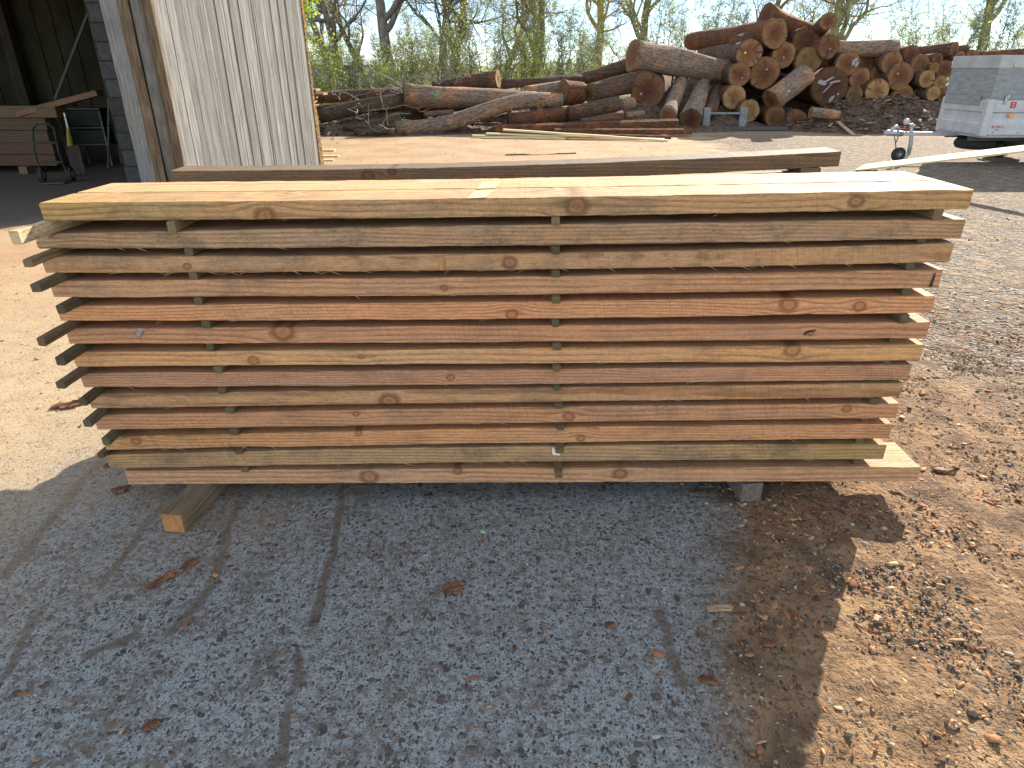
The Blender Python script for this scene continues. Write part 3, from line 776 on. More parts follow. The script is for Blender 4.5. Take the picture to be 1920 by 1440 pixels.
# tint (as the shaded face looks), mould, green(left, right, all), ring frequency, pith (0, y, z), knots as (px, py, radius px)
LOOK = [
    (W_(166, 132, 90), 0.55, (0.9, 0.55, 0.1), 75, (0, 0.16, 0.16), [(498, 405, 15), (1081, 386, 17), (1605, 378, 11)]),
    (W_(150, 121, 96), 0.75, (0.3, 0.2, 0.0), 110, (0, 0.15, -0.14), []),
    (W_(158, 121, 84), 0.7, (0.0, 0.2, 0.0), 150, (0, 0.22, 0.02), [(351, 500, 6), (955, 492, 11)]),
    (W_(174, 126, 90), 0.5, (0.0, 0.0, 0.0), 95, (0, 0.17, -0.10), [(833, 540, 5)]),
    (W_(196, 131, 82), 0.22, (0.0, 0.0, 0.0), 125, (0, 0.13, 0.12), [(960, 590, 9), (1478, 572, 13), (1612, 574, 9)]),
    (W_(178, 120, 84), 0.35, (0.0, 0.15, 0.0), 100, (0, 0.18, 0.10), [(530, 622, 17), (1520, 624, 5)]),
    (W_(192, 142, 88), 0.35, (0.0, 0.25, 0.0), 80, (0, 0.2, 0.13), [(475, 676, 8), (677, 669, 4), (1486, 657, 12)]),
    (W_(168, 117, 92), 0.42, (0.0, 0.0, 0.0), 130, (0, 0.15, -0.16), [(845, 708, 6)]),
    (W_(170, 124, 84), 0.5, (0.0, 0.3, 0.05), 90, (0, 0.12, 0.02), [(730, 752, 14)]),
    (W_(176, 121, 84), 0.45, (0.0, 0.2, 0.0), 105, (0, 0.16, 0.11), [(668, 776, 5), (1066, 781, 8), (1588, 767, 7)]),
    (W_(190, 128, 78), 0.35, (0.7, 0.0, 0.0), 115, (0, 0.14, -0.13), [(255, 828, 7), (1089, 822, 6), (672, 812, 5)]),
    (W_(154, 126, 92), 0.75, (0.1, 0.9, 0.05), 110, (0, 0.17, 0.14), []),
    (W_(174, 130, 100), 0.35, (0.0, 0.2, 0.0), 85, (0, 0.15, 0.10), [(692, 894, 13), (1163, 888, 10), (858, 884, 6)]),
]
ORD = ['top', 'second', 'third', 'fourth', 'fifth', 'sixth', 'seventh', 'eighth', 'ninth', 'tenth', 'eleventh', 'twelfth', 'bottom']
DESC = [
    'top front plank of the stack, sunlit above with round knots and mossy left end',
    'second front plank from the top, grey-brown and knot-free above the striped one',
    'third front plank from the top, with orange bare patch and hairy lower edge',
    'fourth front plank from the top, dark stained with slanting grain at its left end',
    'fifth front plank from the top, bright orange with two dark knots near its right end',
    'sixth front plank from the top, reddish with peeling pink patch and big oval knot',
    'seventh front plank from the top, yellowish with round dark knot towards its right end',
    'eighth front plank from the top, plain pinkish brown without large knots',
    'ninth front plank from the top, tan with curved grain around a knot left of centre',
    'tenth front plank from the top, reddish with a small eye-shaped knot right of middle',
    'eleventh front plank from the top, orange with mossy yellow-green left end',
    'twelfth front plank from the top, grey-green with white paint mark near the middle',
    'lowest front plank, sticking out past the others at the right with lit yellow end',
]
BDESC = 'rear plank behind the {} front plank of the stack'
YB0, YB1, YC1 = 2.2, 2.395, 2.63
brng = random.Random(11)
plank_objs = []
def add_plank(name, x0, x1, tz, bz, y0, y1, look, seed, label, group, fringe=0, wane=0.0):
    n = max(8, int((x1 - x0) / 0.022))
    xs = np.linspace(x0, x1, n)
    cx, cz = (x0 + x1) / 2, (bz((x0 + x1) / 2) + tz((x0 + x1) / 2)) / 2
    mb = plank_mesh(name, xs - cx, [tz(x) - cz for x in xs], [bz(x) - cz for x in xs], 0.0, y1 - y0, seed, fringe, wane=wane)
    o = mb.build(name, [M['wood'], M['fibre']], loc=(cx, y0, cz))
    tint, mould, green, freq, pith, knots = look
    kk = []
    for kx, ky, kr in knots:
        p = P(kx, ky, y0)
        kk.append((p.x - cx, p.z - cz, kr * mpp(p)))
    props(o, tint, mould, green, freq, pith, kk, seed)
    tag(o, label, 'plank', group)
    return o
for i, r in enumerate(rows):
    o = add_plank('plank', r.x0, r.x1, lambda x: topz(r, x), lambda x: botz(r, x), YB0, YB1, LOOK[i], i + 1, DESC[i], 'front planks of the stack', fringe=[3, 6, 30, 4, 3, 4, 3, 5, 4, 6, 8, 26, 3][i], wane=0.022 if i == 1 else 0.0)
    plank_objs.append(o)
    x0, x1 = r.x0 + brng.uniform(-0.03, 0.03), r.x1 - brng.uniform(0.0, 0.05)
    if i == 0: x0, x1 = r.x0 + 0.005, r.x1 + 0.0
    if i == 12: x1 = 1.44
    dt = brng.uniform(-0.002, 0.001)
    lk = list(LOOK[(i * 5 + 3) % 13]); lk[5] = []
    if i == 0: lk[0], lk[1] = W_(182, 144, 98), 0.15
    lab = BDESC.format(ORD[i]) if i else 'rear plank of the top layer, sunlit behind the long gap'
    o2 = add_plank('plank', x0, x1, lambda x: topz(r, x) + dt, lambda x: botz(r, x) + dt + 0.002, YB1 + (0.006 if i else 0.005), YC1, lk, 40 + i, lab, 'rear planks of the stack')
    if i == 0: rear_top = o2

# marks on planks: children of their plank
def mark(parent, name, px_poly, mat, thick=0.0012, label=None, shear=0.0):
    pts = [P(px, py, YF - 0.0035) for px, py in px_poly]
    loc = parent.location
    poly = [p - Vector(loc) for p in pts]
    mb = MB().prism(poly, (0, 0, 0), (0, -thick, 0))
    o = mb.build(name, mat, parent=parent)
    if label: o['label'] = label
    return o
mark(plank_objs[2], 'bare_patch', [(822, 483), (828, 480), (833, 484), (834, 497), (831, 506), (826, 507), (823, 500)], M['bare'], label='orange bare patch')
mark(plank_objs[5], 'peeling_patch', [(246, 617), (262, 615), (277, 617), (268, 621), (262, 634), (254, 633), (256, 621), (248, 622)], M['paint_pink'], label='peeling pink patch')
mark(plank_objs[11], 'paint_mark', [(1035, 839), (1039, 839), (1041, 849), (1050, 851), (1049, 854), (1036, 852)], M['paint_white'], label='white paint mark')
mark(plank_objs[3], 'check', [(1753, 511), (1755, 512), (1747, 538), (1742, 538), (1745, 530)], M['rubber'], thick=0.0006, label='dark end check')
mark(plank_objs[5], 'check', [(1506, 628), (1512, 621), (1530, 618), (1530, 620), (1514, 624), (1510, 629)], M['rubber'], thick=0.0006)

def stripe(parent, poly_px):  # paler stripe laid across the plank tops
    r = rows[0]
    loc = Vector(parent.location)
    pts = []
    for px, py in poly_px:
        g = G(px, py, topz(r, -0.1))
        pts.append(Vector((g.x, g.y, topz(r, g.x) + 0.0022)) - loc)
    o = MB().prism(pts, (0, 0, 0), (0, 0, 0.0008)).build('pale_stripe', M['stripe'], parent=parent)
    o['label'] = 'paler stripe across the top'
M['stripe'] = simple_material('pale_wood_stripe', (0.38, 0.295, 0.15), (0.46, 0.365, 0.20), 3.0, (1, 12, 12), 0.75)
stripe(plank_objs[0], [(876, 373), (912, 372), (926, 357.5), (890, 358.5)])
stripe(rear_top, [(892, 355.5), (928, 354.5), (942, 341), (906, 342)])
# ------------------------------------------------------------------ spacer sticks
STK = {
    'left': [(28, 445), (52, 494), (67, 540), (114, 580), (77, 641), (113, 677), (113, 722), (155, 754), (163, 793), (198, 827), (188, 853), (197, 876)],
    'inner': [(321, 426), (354, 473), (362, 518), (371, 565), (386, 609), (394, 652), (408, 694), (416, 733), (430, 770), (438, 810), (448, 848), (459, 881)],
    'middle': [(1042, 416), (1042, 470), (1042, 514), (1043, 563), (1042, 607), (1044, 651), (1044, 692), (1045, 729), (1048, 762), (1051, 802), (1050, 846), (1048, 890)],
    'right': [(1755, 401), (1731, 451), (1712, 502), (1707, 549), (1696, 598), (1684, 643), (1672, 685), (1648, 718), (1641, 754), (1630, 794), (1620, 832), (1611, 868)],
}
WHERE = {
    'left': 'between the {} and {} planks, jutting out at the left end',
    'inner': 'between the {} and {} planks, second column from the left',
    'middle': 'between the {} and {} planks, middle column',
    'right': 'between the {} and {} planks, tucked in near the right end',
}
def add_stick(x, y0, y1, zc, hgt, wid, yaw, tint, seed, label, group, mould=0.7, green=0.3, name='spacer_stick'):
    L = y1 - y0
    n = 14
    xs = np.linspace(-L / 2, L / 2, n)
    mb = plank_mesh(name, xs, [hgt / 2] * n, [-hgt / 2] * n, -wid / 2, wid / 2, seed, 0, 0.0016)
    o = mb.build(name, [M['stick'], M['fibre']], loc=(x, (y0 + y1) / 2, zc))
    o.rotation_euler = (0, 0, rad(90) + yaw)
    props(o, tint, mould, (0, 0, green), 160, (0, 0.05, -0.03), [], seed)
    return tag(o, label, 'spacer stick', group)
srng = random.Random(5)
for colname, lst in STK.items():
    for g, (px, py) in enumerate(lst):
        a, b = rows[g], rows[g + 1]
        x, y = P(px, py, YF).x, YF
        for _ in range(4):
            xc = min(max(x, -1.42), 1.42)
            zc = (botz(a, xc) + topz(b, xc)) / 2
            y = (H - zc) / math.tan(th(py))
            x = (px - 960) / F * (y * CP + (H - zc) * SP)
        if colname == 'right': y = 2.2 + srng.uniform(-0.012, 0.03)
        if colname in ('inner', 'middle'): y = min(y, 2.205)
        y = max(y, 1.86)
        # the stick must sit between the planks where it crosses them
        yaw = srng.uniform(-0.05, 0.05)
        xc = min(max(x, a.x0 + 0.03, b.x0 + 0.03), 1.42)
        if colname == 'left':
            yaw = -math.atan2(max(0.0, xc - x) , 0.36) * 0.5 if x < xc else yaw * 0.3
        ln = 2.65 - y
        cxm = x - math.sin(yaw) * ln / 2
        gap = max(0.012, botz(a, xc) - topz(b, xc) - 0.0005)
        wid = srng.uniform(0.026, 0.032)
        if colname == 'left' and g >= 10: wid = 0.026
        dark = srng.uniform(0.55, 1.0)
        tint = W_(205, 190, 165) if g == 0 and colname == 'left' else W_(128, 108, 84) if g == 0 else (W_(118, 98, 74) if srng.random() < .35 else W_(96, 88, 68))  # top left stick tinted pale in place of sunlight on it
        tint = tuple(c * dark for c in tint)
        A, B = ORD[g], ('lowest' if g == 11 else ORD[g + 1])
        add_stick(cxm, y, 2.65, (botz(a, xc) + topz(b, xc)) / 2, gap, wid, yaw, tint, 70 + g + 13 * len(colname),
                  'spacer stick ' + WHERE[colname].format(A, B), 'spacer sticks of the front stack')

# bearers under the stack
c0 = G(328, 999)
zb = min(botz(rows[12], -1.0), botz(rows[12], 0.8)) - 0.001
def bearer(px, py, wid, y1, mat, yaw, label, name, tint=None):
    c = G(px, py)
    hgt = zb
    L = y1 - c.y
    if tint is not None:
        o = add_stick(c.x - math.sin(yaw) * L / 2, c.y, y1, hgt / 2, hgt, wid, yaw, tint, 5.0, label, None, 0.5, 0.15, name)
        o['category'] = 'bearer timber'
        hh_, w2 = hgt / 2 - 0.004, wid / 2 - 0.004
        e_ = MB().box((0, 0, 0), (0.002, 2 * w2, 2 * hh_), ch=0.0009).build('sawn_end', M['cut_end_fresh'], parent=o, loc=(-L / 2 - 0.0025, 0, 0))
        e_['label'] = 'orange freshly sawn end'
        e_['rad'] = 0.2
        o['freq'] = 130.0
        o['pith'] = [0, 0.03, -0.02]
        return o
    mb = MB().box((0, 0, hgt / 2), (wid, L, hgt), ch=0.004, jit=0.002)
    o = mb.build(name, mat, loc=(c.x - math.sin(yaw) * L / 2, (c.y + y1) / 2, 0))
    o.rotation_euler = (0, 0, yaw)
    return tag(o, label, 'bearer block')
bearer(329, 999, 0.088, 2.72, M['wood'], -0.12, 'square bearer timber jutting out under the stack, orange sawn end', 'bearer_timber', W_(112, 100, 86))
bearer(1408, 942, 0.085, 2.68, M['concrete_block'], 0.10, 'grey stone-like bearer block under the right part of the stack', 'bearer_block')

# ------------------------------------------------------------------ second stack behind
YR = 3.07
rl, rr_ = P(319, 320.5, YR), P(1578, 283.5, YR)
rc = np.polyfit([P(319, 320.5, YR).x, P(640, 317.5, YR).x, P(1000, 309, YR).x, P(1280, 299.5, YR).x, rr_.x],
                [P(319, 320.5, YR).z, P(640, 317.5, YR).z, P(1000, 309, YR).z, P(1280, 299.5, YR).z, rr_.z], 2)
rt = lambda x: float(np.polyval(rc, x))
T0 = 0.063
o = add_plank('plank', rl.x, rr_.x, rt, lambda x: rt(x) - T0, YR, YR + 0.17, (W_(98, 80, 62), 0.75, (0.2, 0.1, 0), 120, (0, 0.15, 0.12), [(690, 330, 9), (735, 322, 6)]), 61,
              'dark weathered plank topping the second stack, behind the front stack', 'planks of the second stack')
pz = [rt(0) - T0 - 0.026]
stepz = (rt(0) - T0 - 0.026 - 0.09) / 12.0
r2 = random.Random(21)
prev = lambda x: rt(x) - T0
for i in range(12):
    k = 1.0 - (i + 1) / 13.0
    tz = (lambda x, i=i, k=k: (rt(x) - rt(0)) * k + rt(0) - T0 - 0.026 - i * stepz)
    t_ = stepz - 0.026
    lk = list(LOOK[(i * 3 + 1) % 13]); lk[5] = []
    add_plank('plank', rl.x + r2.uniform(0.02, 0.14), rr_.x - r2.uniform(0.05, 0.12), tz, lambda x: tz(x) - t_, YR + r2.uniform(0, 0.008), YR + 0.165, lk, 80 + i,
              f'plank number {i + 2} from the top in the second stack, behind the front stack', 'planks of the second stack')
    for xx, nm, dsc in ((-0.62, 'left', 'left'), (0.202, 'mid', 'middle'), (1.33, 'right', 'right')):
        zt, zl = prev(xx), tz(xx)
        add_stick(xx, YR - 0.004, YR + 0.19, (zt + zl) / 2, max(0.01, zt - zl - 0.0005), 0.028 if nm != 'right' else 0.09, 0.0, W_(100, 88, 70), 120 + i,
                  f'{dsc} spacer stick under plank {i + 1} of the second stack', 'spacer sticks of the second stack')
    prev = lambda x, tz=tz, t_=t_: tz(x) - t_
zlow = prev(0.0)
for xx, d in ((-0.9, 'left'), (0.95, 'right')):
    mb = MB().box((0, 0, (prev(xx) - 0.001) / 2), (0.09, 0.34, prev(xx) - 0.001), ch=0.004, jit=0.002)
    o = mb.build('bearer_timber', M['stick'], loc=(xx, YR + 0.08, 0))
    props(o, W_(120, 100, 78), 0.5, (0, 0, 0.1), 120, (0, 0.05, 0), [], 9)
    tag(o, f'{d} bearer timber under the second stack', 'bearer timber', 'bearers of the second stack')

# ------------------------------------------------------------------ long pale plank leaning off to the right
a0, a1 = Vector((5.51, 10.93, 0.15)), Vector((7.55, 7.95, 0.94))
dv = (a1 - a0); L = dv.length
mb = MB().box((0, 0, 0), (L, 0.30, 0.026), ch=0.002, jit=0.002)
o = mb.build('long_plank', M['yellow_wood'])
o.rotation_euler = (dv.to_track_quat('X', 'Z').to_matrix() @ Matrix.Rotation(rad(13), 3, 'X')).to_euler()
o.location = (a0 + a1) / 2 + Vector((0, 0, 0.012))
tag(o, 'long pale yellow plank sloping up to the right in front of the trailer', 'plank')
o = MB().box((0, 0, 0.071), (0.16, 0.34, 0.142), ch=0.006, jit=0.003).build('support_block', M['bark'], loc=(5.58, 10.84, 0))
o.rotation_euler = (0, 0, math.atan2(dv.y, dv.x))
tag(o, 'dark timber block under the low end of the long pale plank', 'block')
mb = MB()
tx, ty = 7.28, 8.34
tr = empty('trestle', (tx, ty, 0), math.atan2(dv.y, dv.x))
mb.box((0, 0, 0.775), (0.08, 0.6, 0.08), ch=0.004); mb.build('top_beam', M['dark_steel'], tr)
for sx in (-1, 1):
    for sy in (-1, 1):
        MB().tube([(sx * 0.28, sy * 0.25, 0), (sx * 0.03, sy * 0.25, 0.74)], 0.02, 8).build('leg', M['dark_steel'], tr)
tag(tr, 'low steel trestle holding up the raised end of the long pale plank', 'trestle')

# ------------------------------------------------------------------ logs
LOGS = {}
def log_obj(label, A, B, rA, rB, bark='bark', cutA=None, cutB=None, cat='log', group='felled logs', seed=1, bend=0.0, mid=None, name='log', flat=0.06, scars=(), patch_=None):
    A, B = Vector(A), Vector(B)
    d = B - A
    L = d.length
    rot = d.to_track_quat('X', 'Z')
    n = max(7, int(L / 0.22))
    sides = 22
    pts, radii = [], []
    for i in range(n + 1):
        t = i / n
        o_ = Vector((0, 0, 0))
        if bend: o_ = Vector((0, 0, bend * math.sin(math.pi * t)))
        if mid: o_ += Vector((0, 0, mid * math.sin(2 * math.pi * t)))
        pts.append(Vector((L * t, 0, 0)) + o_)
        fl = 1.0 + 0.10 * max(0, 1 - t * 6)
        radii.append((rA + (rB - rA) * t) * fl)
    def jit(i, k, p):
        a = 2 * math.pi * k / sides
        q = Vector((p.x * 0.9 + seed * 5.1, math.cos(a) * 1.3, math.sin(a) * 1.3))
        q2 = Vector((p.x * 3.5 + seed * 3.3, math.cos(a) * 5, math.sin(a) * 5))
        return 1.0 + mnoise.noise(q) * flat * 2.2 + mnoise.noise(q2) * 0.045
    mb = MB().tube(pts, radii, sides, True, 0, jit)
    me = mb.mesh(name)
    o = link(name, me, M[bark], smooth=True)
    o.rotation_mode = 'QUATERNION'
    o.rotation_quaternion = rot
    o.location = A
    tag(o, label, cat, group)
    LOGS[label] = o
    for end, mt in ((0, cutA), (1, cutB)):
        if not mt: continue
        base = [Vector(v) for v in (mb.v[:sides] if end == 0 else mb.v[n * sides:(n + 1) * sides])]
        c = sum(base, Vector()) / sides
        sgn = -1 if end == 0 else 1
        vs, fs = [], []
        ringsn = 5
        for q in range(ringsn):
            f = 0.955 * (1 - q / ringsn)
            for k in range(sides):
                vs.append(c + (base[k] - c) * f + Vector((sgn * (0.006 + 0.012 * mnoise.noise(Vector((k * .7, q, seed)))), 0, 0)) - c)
        vs.append(Vector((sgn * 0.012, 0, 0)))
        for q in range(ringsn - 1):
            for k in range(sides):
                k2 = (k + 1) % sides
                fs.append((q * sides + k, q * sides + k2, (q + 1) * sides + k2, (q + 1) * sides + k))
        for k in range(sides):
            fs.append(((ringsn - 1) * sides + k, (ringsn - 1) * sides + (k + 1) % sides, ringsn * sides))
        # rim, so that the sawn face is a disc with thickness
        rb = len(vs)
        for k in range(sides): vs.append(base[k] * 1.0 - c + Vector((-sgn * 0.01, 0, 0)) - (base[k] - c) * 0.045)
        for k in range(sides): fs.append((k, (k + 1) % sides, rb + (k + 1) % sides, rb + k))
        co = MB().add(vs, fs).build('cut_end', M[mt], parent=o, loc=c)
        co['rad'] = float(max(rA if end == 0 else rB, 0.05))
    for (t, ang, rs) in scars:
        p = pts[0].lerp(pts[-1], t)
        i = min(n, int(t * n))
        p = pts[i]
        rr = radii[i] * 1.0
        dirv = Vector((0, math.cos(ang), math.sin(ang)))
        q = dirv.to_track_quat('Z', 'X').to_matrix()
        m2 = MB().tube([Vector((0, 0, -0.05)), Vector((0, 0, 0.025)), Vector((0, 0, 0.03))], [rs * 1.25, rs * 1.05, rs * .9], 12)
        so_ = m2.build('branch_scar', M['cut_pale'], parent=o, loc=p + dirv * rr)
        so_.rotation_euler = q.to_euler()
        so_['rad'] = float(rs)
    return o

def plog(label, a, b, dA, dB, YA, YB, **kw):
    """log from two photo points, diameters in photo pixels"""
    A, B = P(a[0], a[1], YA), P(b[0], b[1], YB)
    return log_obj(label, A, B, dA * mpp(A) / 2, dB * mpp(B) / 2, **kw)

# felled logs lying left and centre, photo pixels
plog('large grey-brown log with a green paint spot, lying across the middle', (757, 180), (1006, 187), 41, 30, 19.6, 20.4, bark='bark_grey', cutA='cut', seed=2)
plog('long crooked pale-barked log with round branch scars, nearest of the felled logs', (741, 243), (1052, 189), 28, 27, 18.6, 19.9, bark='bark_grey', seed=3, mid=-0.12, bend=0.05,
     scars=[(0.08, -2.6, 0.075), (0.2, -2.3, 0.06), (0.42, -2.7, 0.075), (0.5, -2.2, 0.05), (0.68, -2.7, 0.08), (0.7, -2.35, 0.07), (0.9, -2.5, 0.1)])
plog('dark mossy log rising towards the big log at left', (598, 219), (757, 190), 23, 30, 19.3, 19.8, bark='bark_moss', seed=4, bend=0.05)
plog('long straight log at the back left behind the twigs', (578, 184), (748, 175), 21, 20, 22.0, 22.6, bark='bark', seed=5)
plog('thin reddish log under the back left log', (582, 204), (690, 192), 8, 9, 21.2, 21.4, bark='slab', cutA='cut_pale', seed=6)
plog('pointed log with a fresh pale cut facing right', (812, 160), (934, 148), 10, 32, 21.6, 21.0, bark='bark', cutB='cut_pale', seed=7)
plog('thin log behind the fresh-cut pointed log', (940, 158), (1092, 148), 16, 15, 22.4, 22.8, bark='bark', seed=8)
plog('grey log behind the crooked log, right of the large one', (985, 176), (1060, 164), 26, 26, 20.8, 21.0, bark='bark_grey', seed=9)
plog('long dark log slanting up to the big top log', (1055, 158), (1215, 112), 20, 26, 22.8, 23.4, bark='bark', seed=10)
plog('splintered short reddish stump piece beside the oval-ended log', (1054, 174), (1092, 176), 46, 40, 20.3, 20.5, bark='slab', cutA='cut_pale', seed=11, flat=0.1)
plog('thick log with an oval dark cut end facing left', (1105, 176), (1216, 146), 31, 36, 20.2, 21.6, bark='bark', cutA='cut', seed=12)
plog('wide log with a big orange sawn end facing the viewer', (1213, 169), (1238, 150), 57, 50, 20.8, 24.5, bark='bark', cutA='cut', seed=13, flat=0.09)
plog('massive log lying on top, its red end facing left', (1186, 104), (1372, 134), 53, 38, 21.4, 22.4, bark='bark_grey', cutA='cut', seed=14, flat=0.1)
plog('pale-barked log leaning down towards the viewer', (1252, 218), (1283, 136), 29, 24, 19.6, 22.6, bark='bark_grey', cutA='cut', seed=15)
plog('leaning log with a red sawn foot beside the pale-barked one', (1295, 223), (1322, 148), 37, 26, 19.6, 22.6, bark='bark_grey', cutA='cut', seed=16)
plog('dark leaning log at the foot of the tall pile', (1331, 212), (1352, 150), 24, 24, 20.4, 23.0, bark='bark', seed=17)
plog('log with a narrow bright orange cut at its right end', (1066, 213), (1161, 194), 25, 27, 19.3, 19.5, bark='bark', cutB='cut_pale', cutA='slab', seed=18)
plog('rough short log left of the bright-cut one', (953, 226), (1068, 213), 26, 25, 19.2, 19.5, bark='slab', seed=19)
plog('small log with a dark round end low in the middle', (1088, 229), (1168, 218), 12, 20, 18.9, 19.0, bark='bark', cutB='cut', seed=20)
plog('short grey offcut behind the bright-cut log', (1163, 198), (1187, 194), 22, 22, 20.4, 20.6, bark='bark_grey', cutB='cut_pale', seed=21)
plog('pale squared offcut above the long bark slab', (1172, 216), (1207, 213), 11, 11, 19.5, 19.6, bark='bark_grey', cutB='cut_pale', seed=22)
plog('mossy log segment under the twigs at left', (690, 237), (752, 222), 18, 20, 19.0, 19.2, bark='bark_moss', seed=23)
plog('thin mossy limb lying lowest at far left', (645, 240), (712, 242), 12, 14, 18.6, 18.6, bark='bark_moss', cutB='cut_pale', seed=24)
plog('short mossy limb in front of the mossy segment', (664, 248), (740, 246), 11, 12, 18.2, 18.2, bark='bark_moss', seed=25)
plog('dark log under the large grey-brown log', (757, 205), (900, 198), 18, 16, 20.2, 20.4, bark='bark', seed=26)
plog('dark mossy limb with two pale branch cuts', (676, 232), (768, 208), 22, 24, 19.6, 20.0, bark='bark_moss', seed=27, scars=[(0.25, -2.4, 0.16), (0.5, -2.0, 0.12)])
plog('pale squared beam lying under the large log', (795, 214), (850, 210), 10, 10, 19.6, 19.7, bark='bark_grey', cutA='cut_pale', seed=28)

# slabs, pale poles and a stick on the ground
def slab(label, a, b, w_px, YA, YB, mat, zh=None, name='bark_slab', cat='slab', grp='slabs and poles on the yard', th_=0.04, nseg=8, wig=0.02, seed=0):
    A, B = (P(a[0], a[1], YA) if YA else G(*a)), (P(b[0], b[1], YB) if YB else G(*b))
    A.z, B.z = max(A.z, th_ / 2), max(B.z, th_ / 2)
    d = B - A; L = d.length
    r = random.Random(seed)
    wd = w_px * mpp((A + B) / 2)
    vs, fs = [], []
    for i in range(nseg + 1):
        t = i / nseg
        o_ = r.uniform(-wig, wig) * math.sin(math.pi * t)
        wv = wd * (1 + r.uniform(-.12, .12))
        for (yy, zz) in ((-wv / 2, -th_ / 2), (-wv / 2 * .9, th_ / 2 * .6), (0, th_ / 2), (wv / 2 * .9, th_ / 2 * .6), (wv / 2, -th_ / 2)):
            vs.append((L * t, yy + o_, zz + o_ * .3))
    for i in range(nseg):
        for k in range(5):
            k2 = (k + 1) % 5
            fs.append((i * 5 + k, i * 5 + k2, (i + 1) * 5 + k2, (i + 1) * 5 + k))
    fs += [(4, 3, 2, 1, 0), tuple(nseg * 5 + k for k in range(5))]
    o = MB().add(vs, fs).build(name, mat)
    o.rotation_mode = 'QUATERNION'
    o.rotation_quaternion = d.to_track_quat('X', 'Z')
    o.location = A
    return tag(o, label, cat, grp)
slab('long rusty-brown bark slab propped along the front of the logs', (928, 243), (1270, 231), 20, 18.6, 18.8, M['slab'], th_=0.24, seed=1)
slab('dark bark slab below the long rusty one', (1040, 246), (1296, 246), 16, 18.3, 18.3, M['slab'], th_=0.14, seed=2)
slab('thin dark edging strip lying lowest right', (1010, 252), (1258, 258), 9, 18.0, 17.6, M['slab'], th_=0.08, seed=3)
slab('pale pole with rounded end, longest of the fresh poles', (886, 254), (1060, 261), 10, 17.9, 17.4, M['pale_wood'], name='pale_pole', cat='pole', th_=0.05, seed=4, wig=0.01)
slab('pale pole crossing over the others to the right', (944, 243), (1252, 270), 9, 17.9, 16.9, M['pale_wood'], name='pale_pole', cat='pole', th_=0.05, seed=5, wig=0.01)
slab('greyish pale pole beneath the crossing one', (912, 250), (1245, 266), 12, 17.8, 17.3, M['pale_wood'], name='pale_pole', cat='pole', th_=0.04, seed=6, wig=0.01)
slab('thin curved dark stick lying alone on the sandy yard', (948, 291.5), (1080, 288), 4, None, None, M['bark'], name='stick', cat='stick', th_=0.025, seed=7, wig=0.06)
for k, (x0, y0, x1, y1, dsc) in enumerate(((570, 283, 628, 283.5, 'upper'), (575, 294.5, 636, 294, 'middle'), (580, 302.5, 626, 301.5, 'lower'))):
    slab(f'{dsc} of three short boards lying beside the shed door', (x0, y0), (x1, y1), 10, None, None, M['yellow_wood'], name='short_board', cat='board', grp='boards beside the shed door', th_=0.035, seed=10 + k, wig=0.0)

# small stack of sawn boards behind the shed door
zs = np.linspace(0.06, 1.02, 10)
rr3 = random.Random(4)
for k in range(10):
    xr = P(597 + rr3.uniform(-6, 6) + (12 if k == 8 else 0), 200, 21.5).x
    mb = MB().box((0, 0, 0), (2.2, 0.5, 0.055), ch=0.004, jit=0.003)
    o = mb.build('short_board', M['stick'], loc=(xr - 1.1, 21.5 + rr3.uniform(-.02, .02), zs[k]))
    props(o, W_(150, 122, 92), 0.5, (0, 0, 0), 90, (0, 0.2, 0.1), [], k + 30)
    lab_k = {0: 'lowest board', 9: 'uppermost board', 8: 'longest projecting board, second from the top'}.get(k, f'board {10 - k} from the top')
    tag(o, f'{lab_k} in the small stickered stack left of the logs', 'board', 'small stickered stack')
    if k < 9:
        for sx in (-0.9, 0.9):
            o2 = MB().box((0, 0, 0), (0.05, 0.5, zs[1] - zs[0] - 0.057), ch=0.003).build('spacer_block', M['dark_steel'], loc=(xr - 1.1 + sx * 0.95, 21.5, (zs[k] + zs[k + 1]) / 2))
            tag(o2, 'dark spacer between boards of the small stickered stack', 'spacer', 'spacers of the small stickered stack')

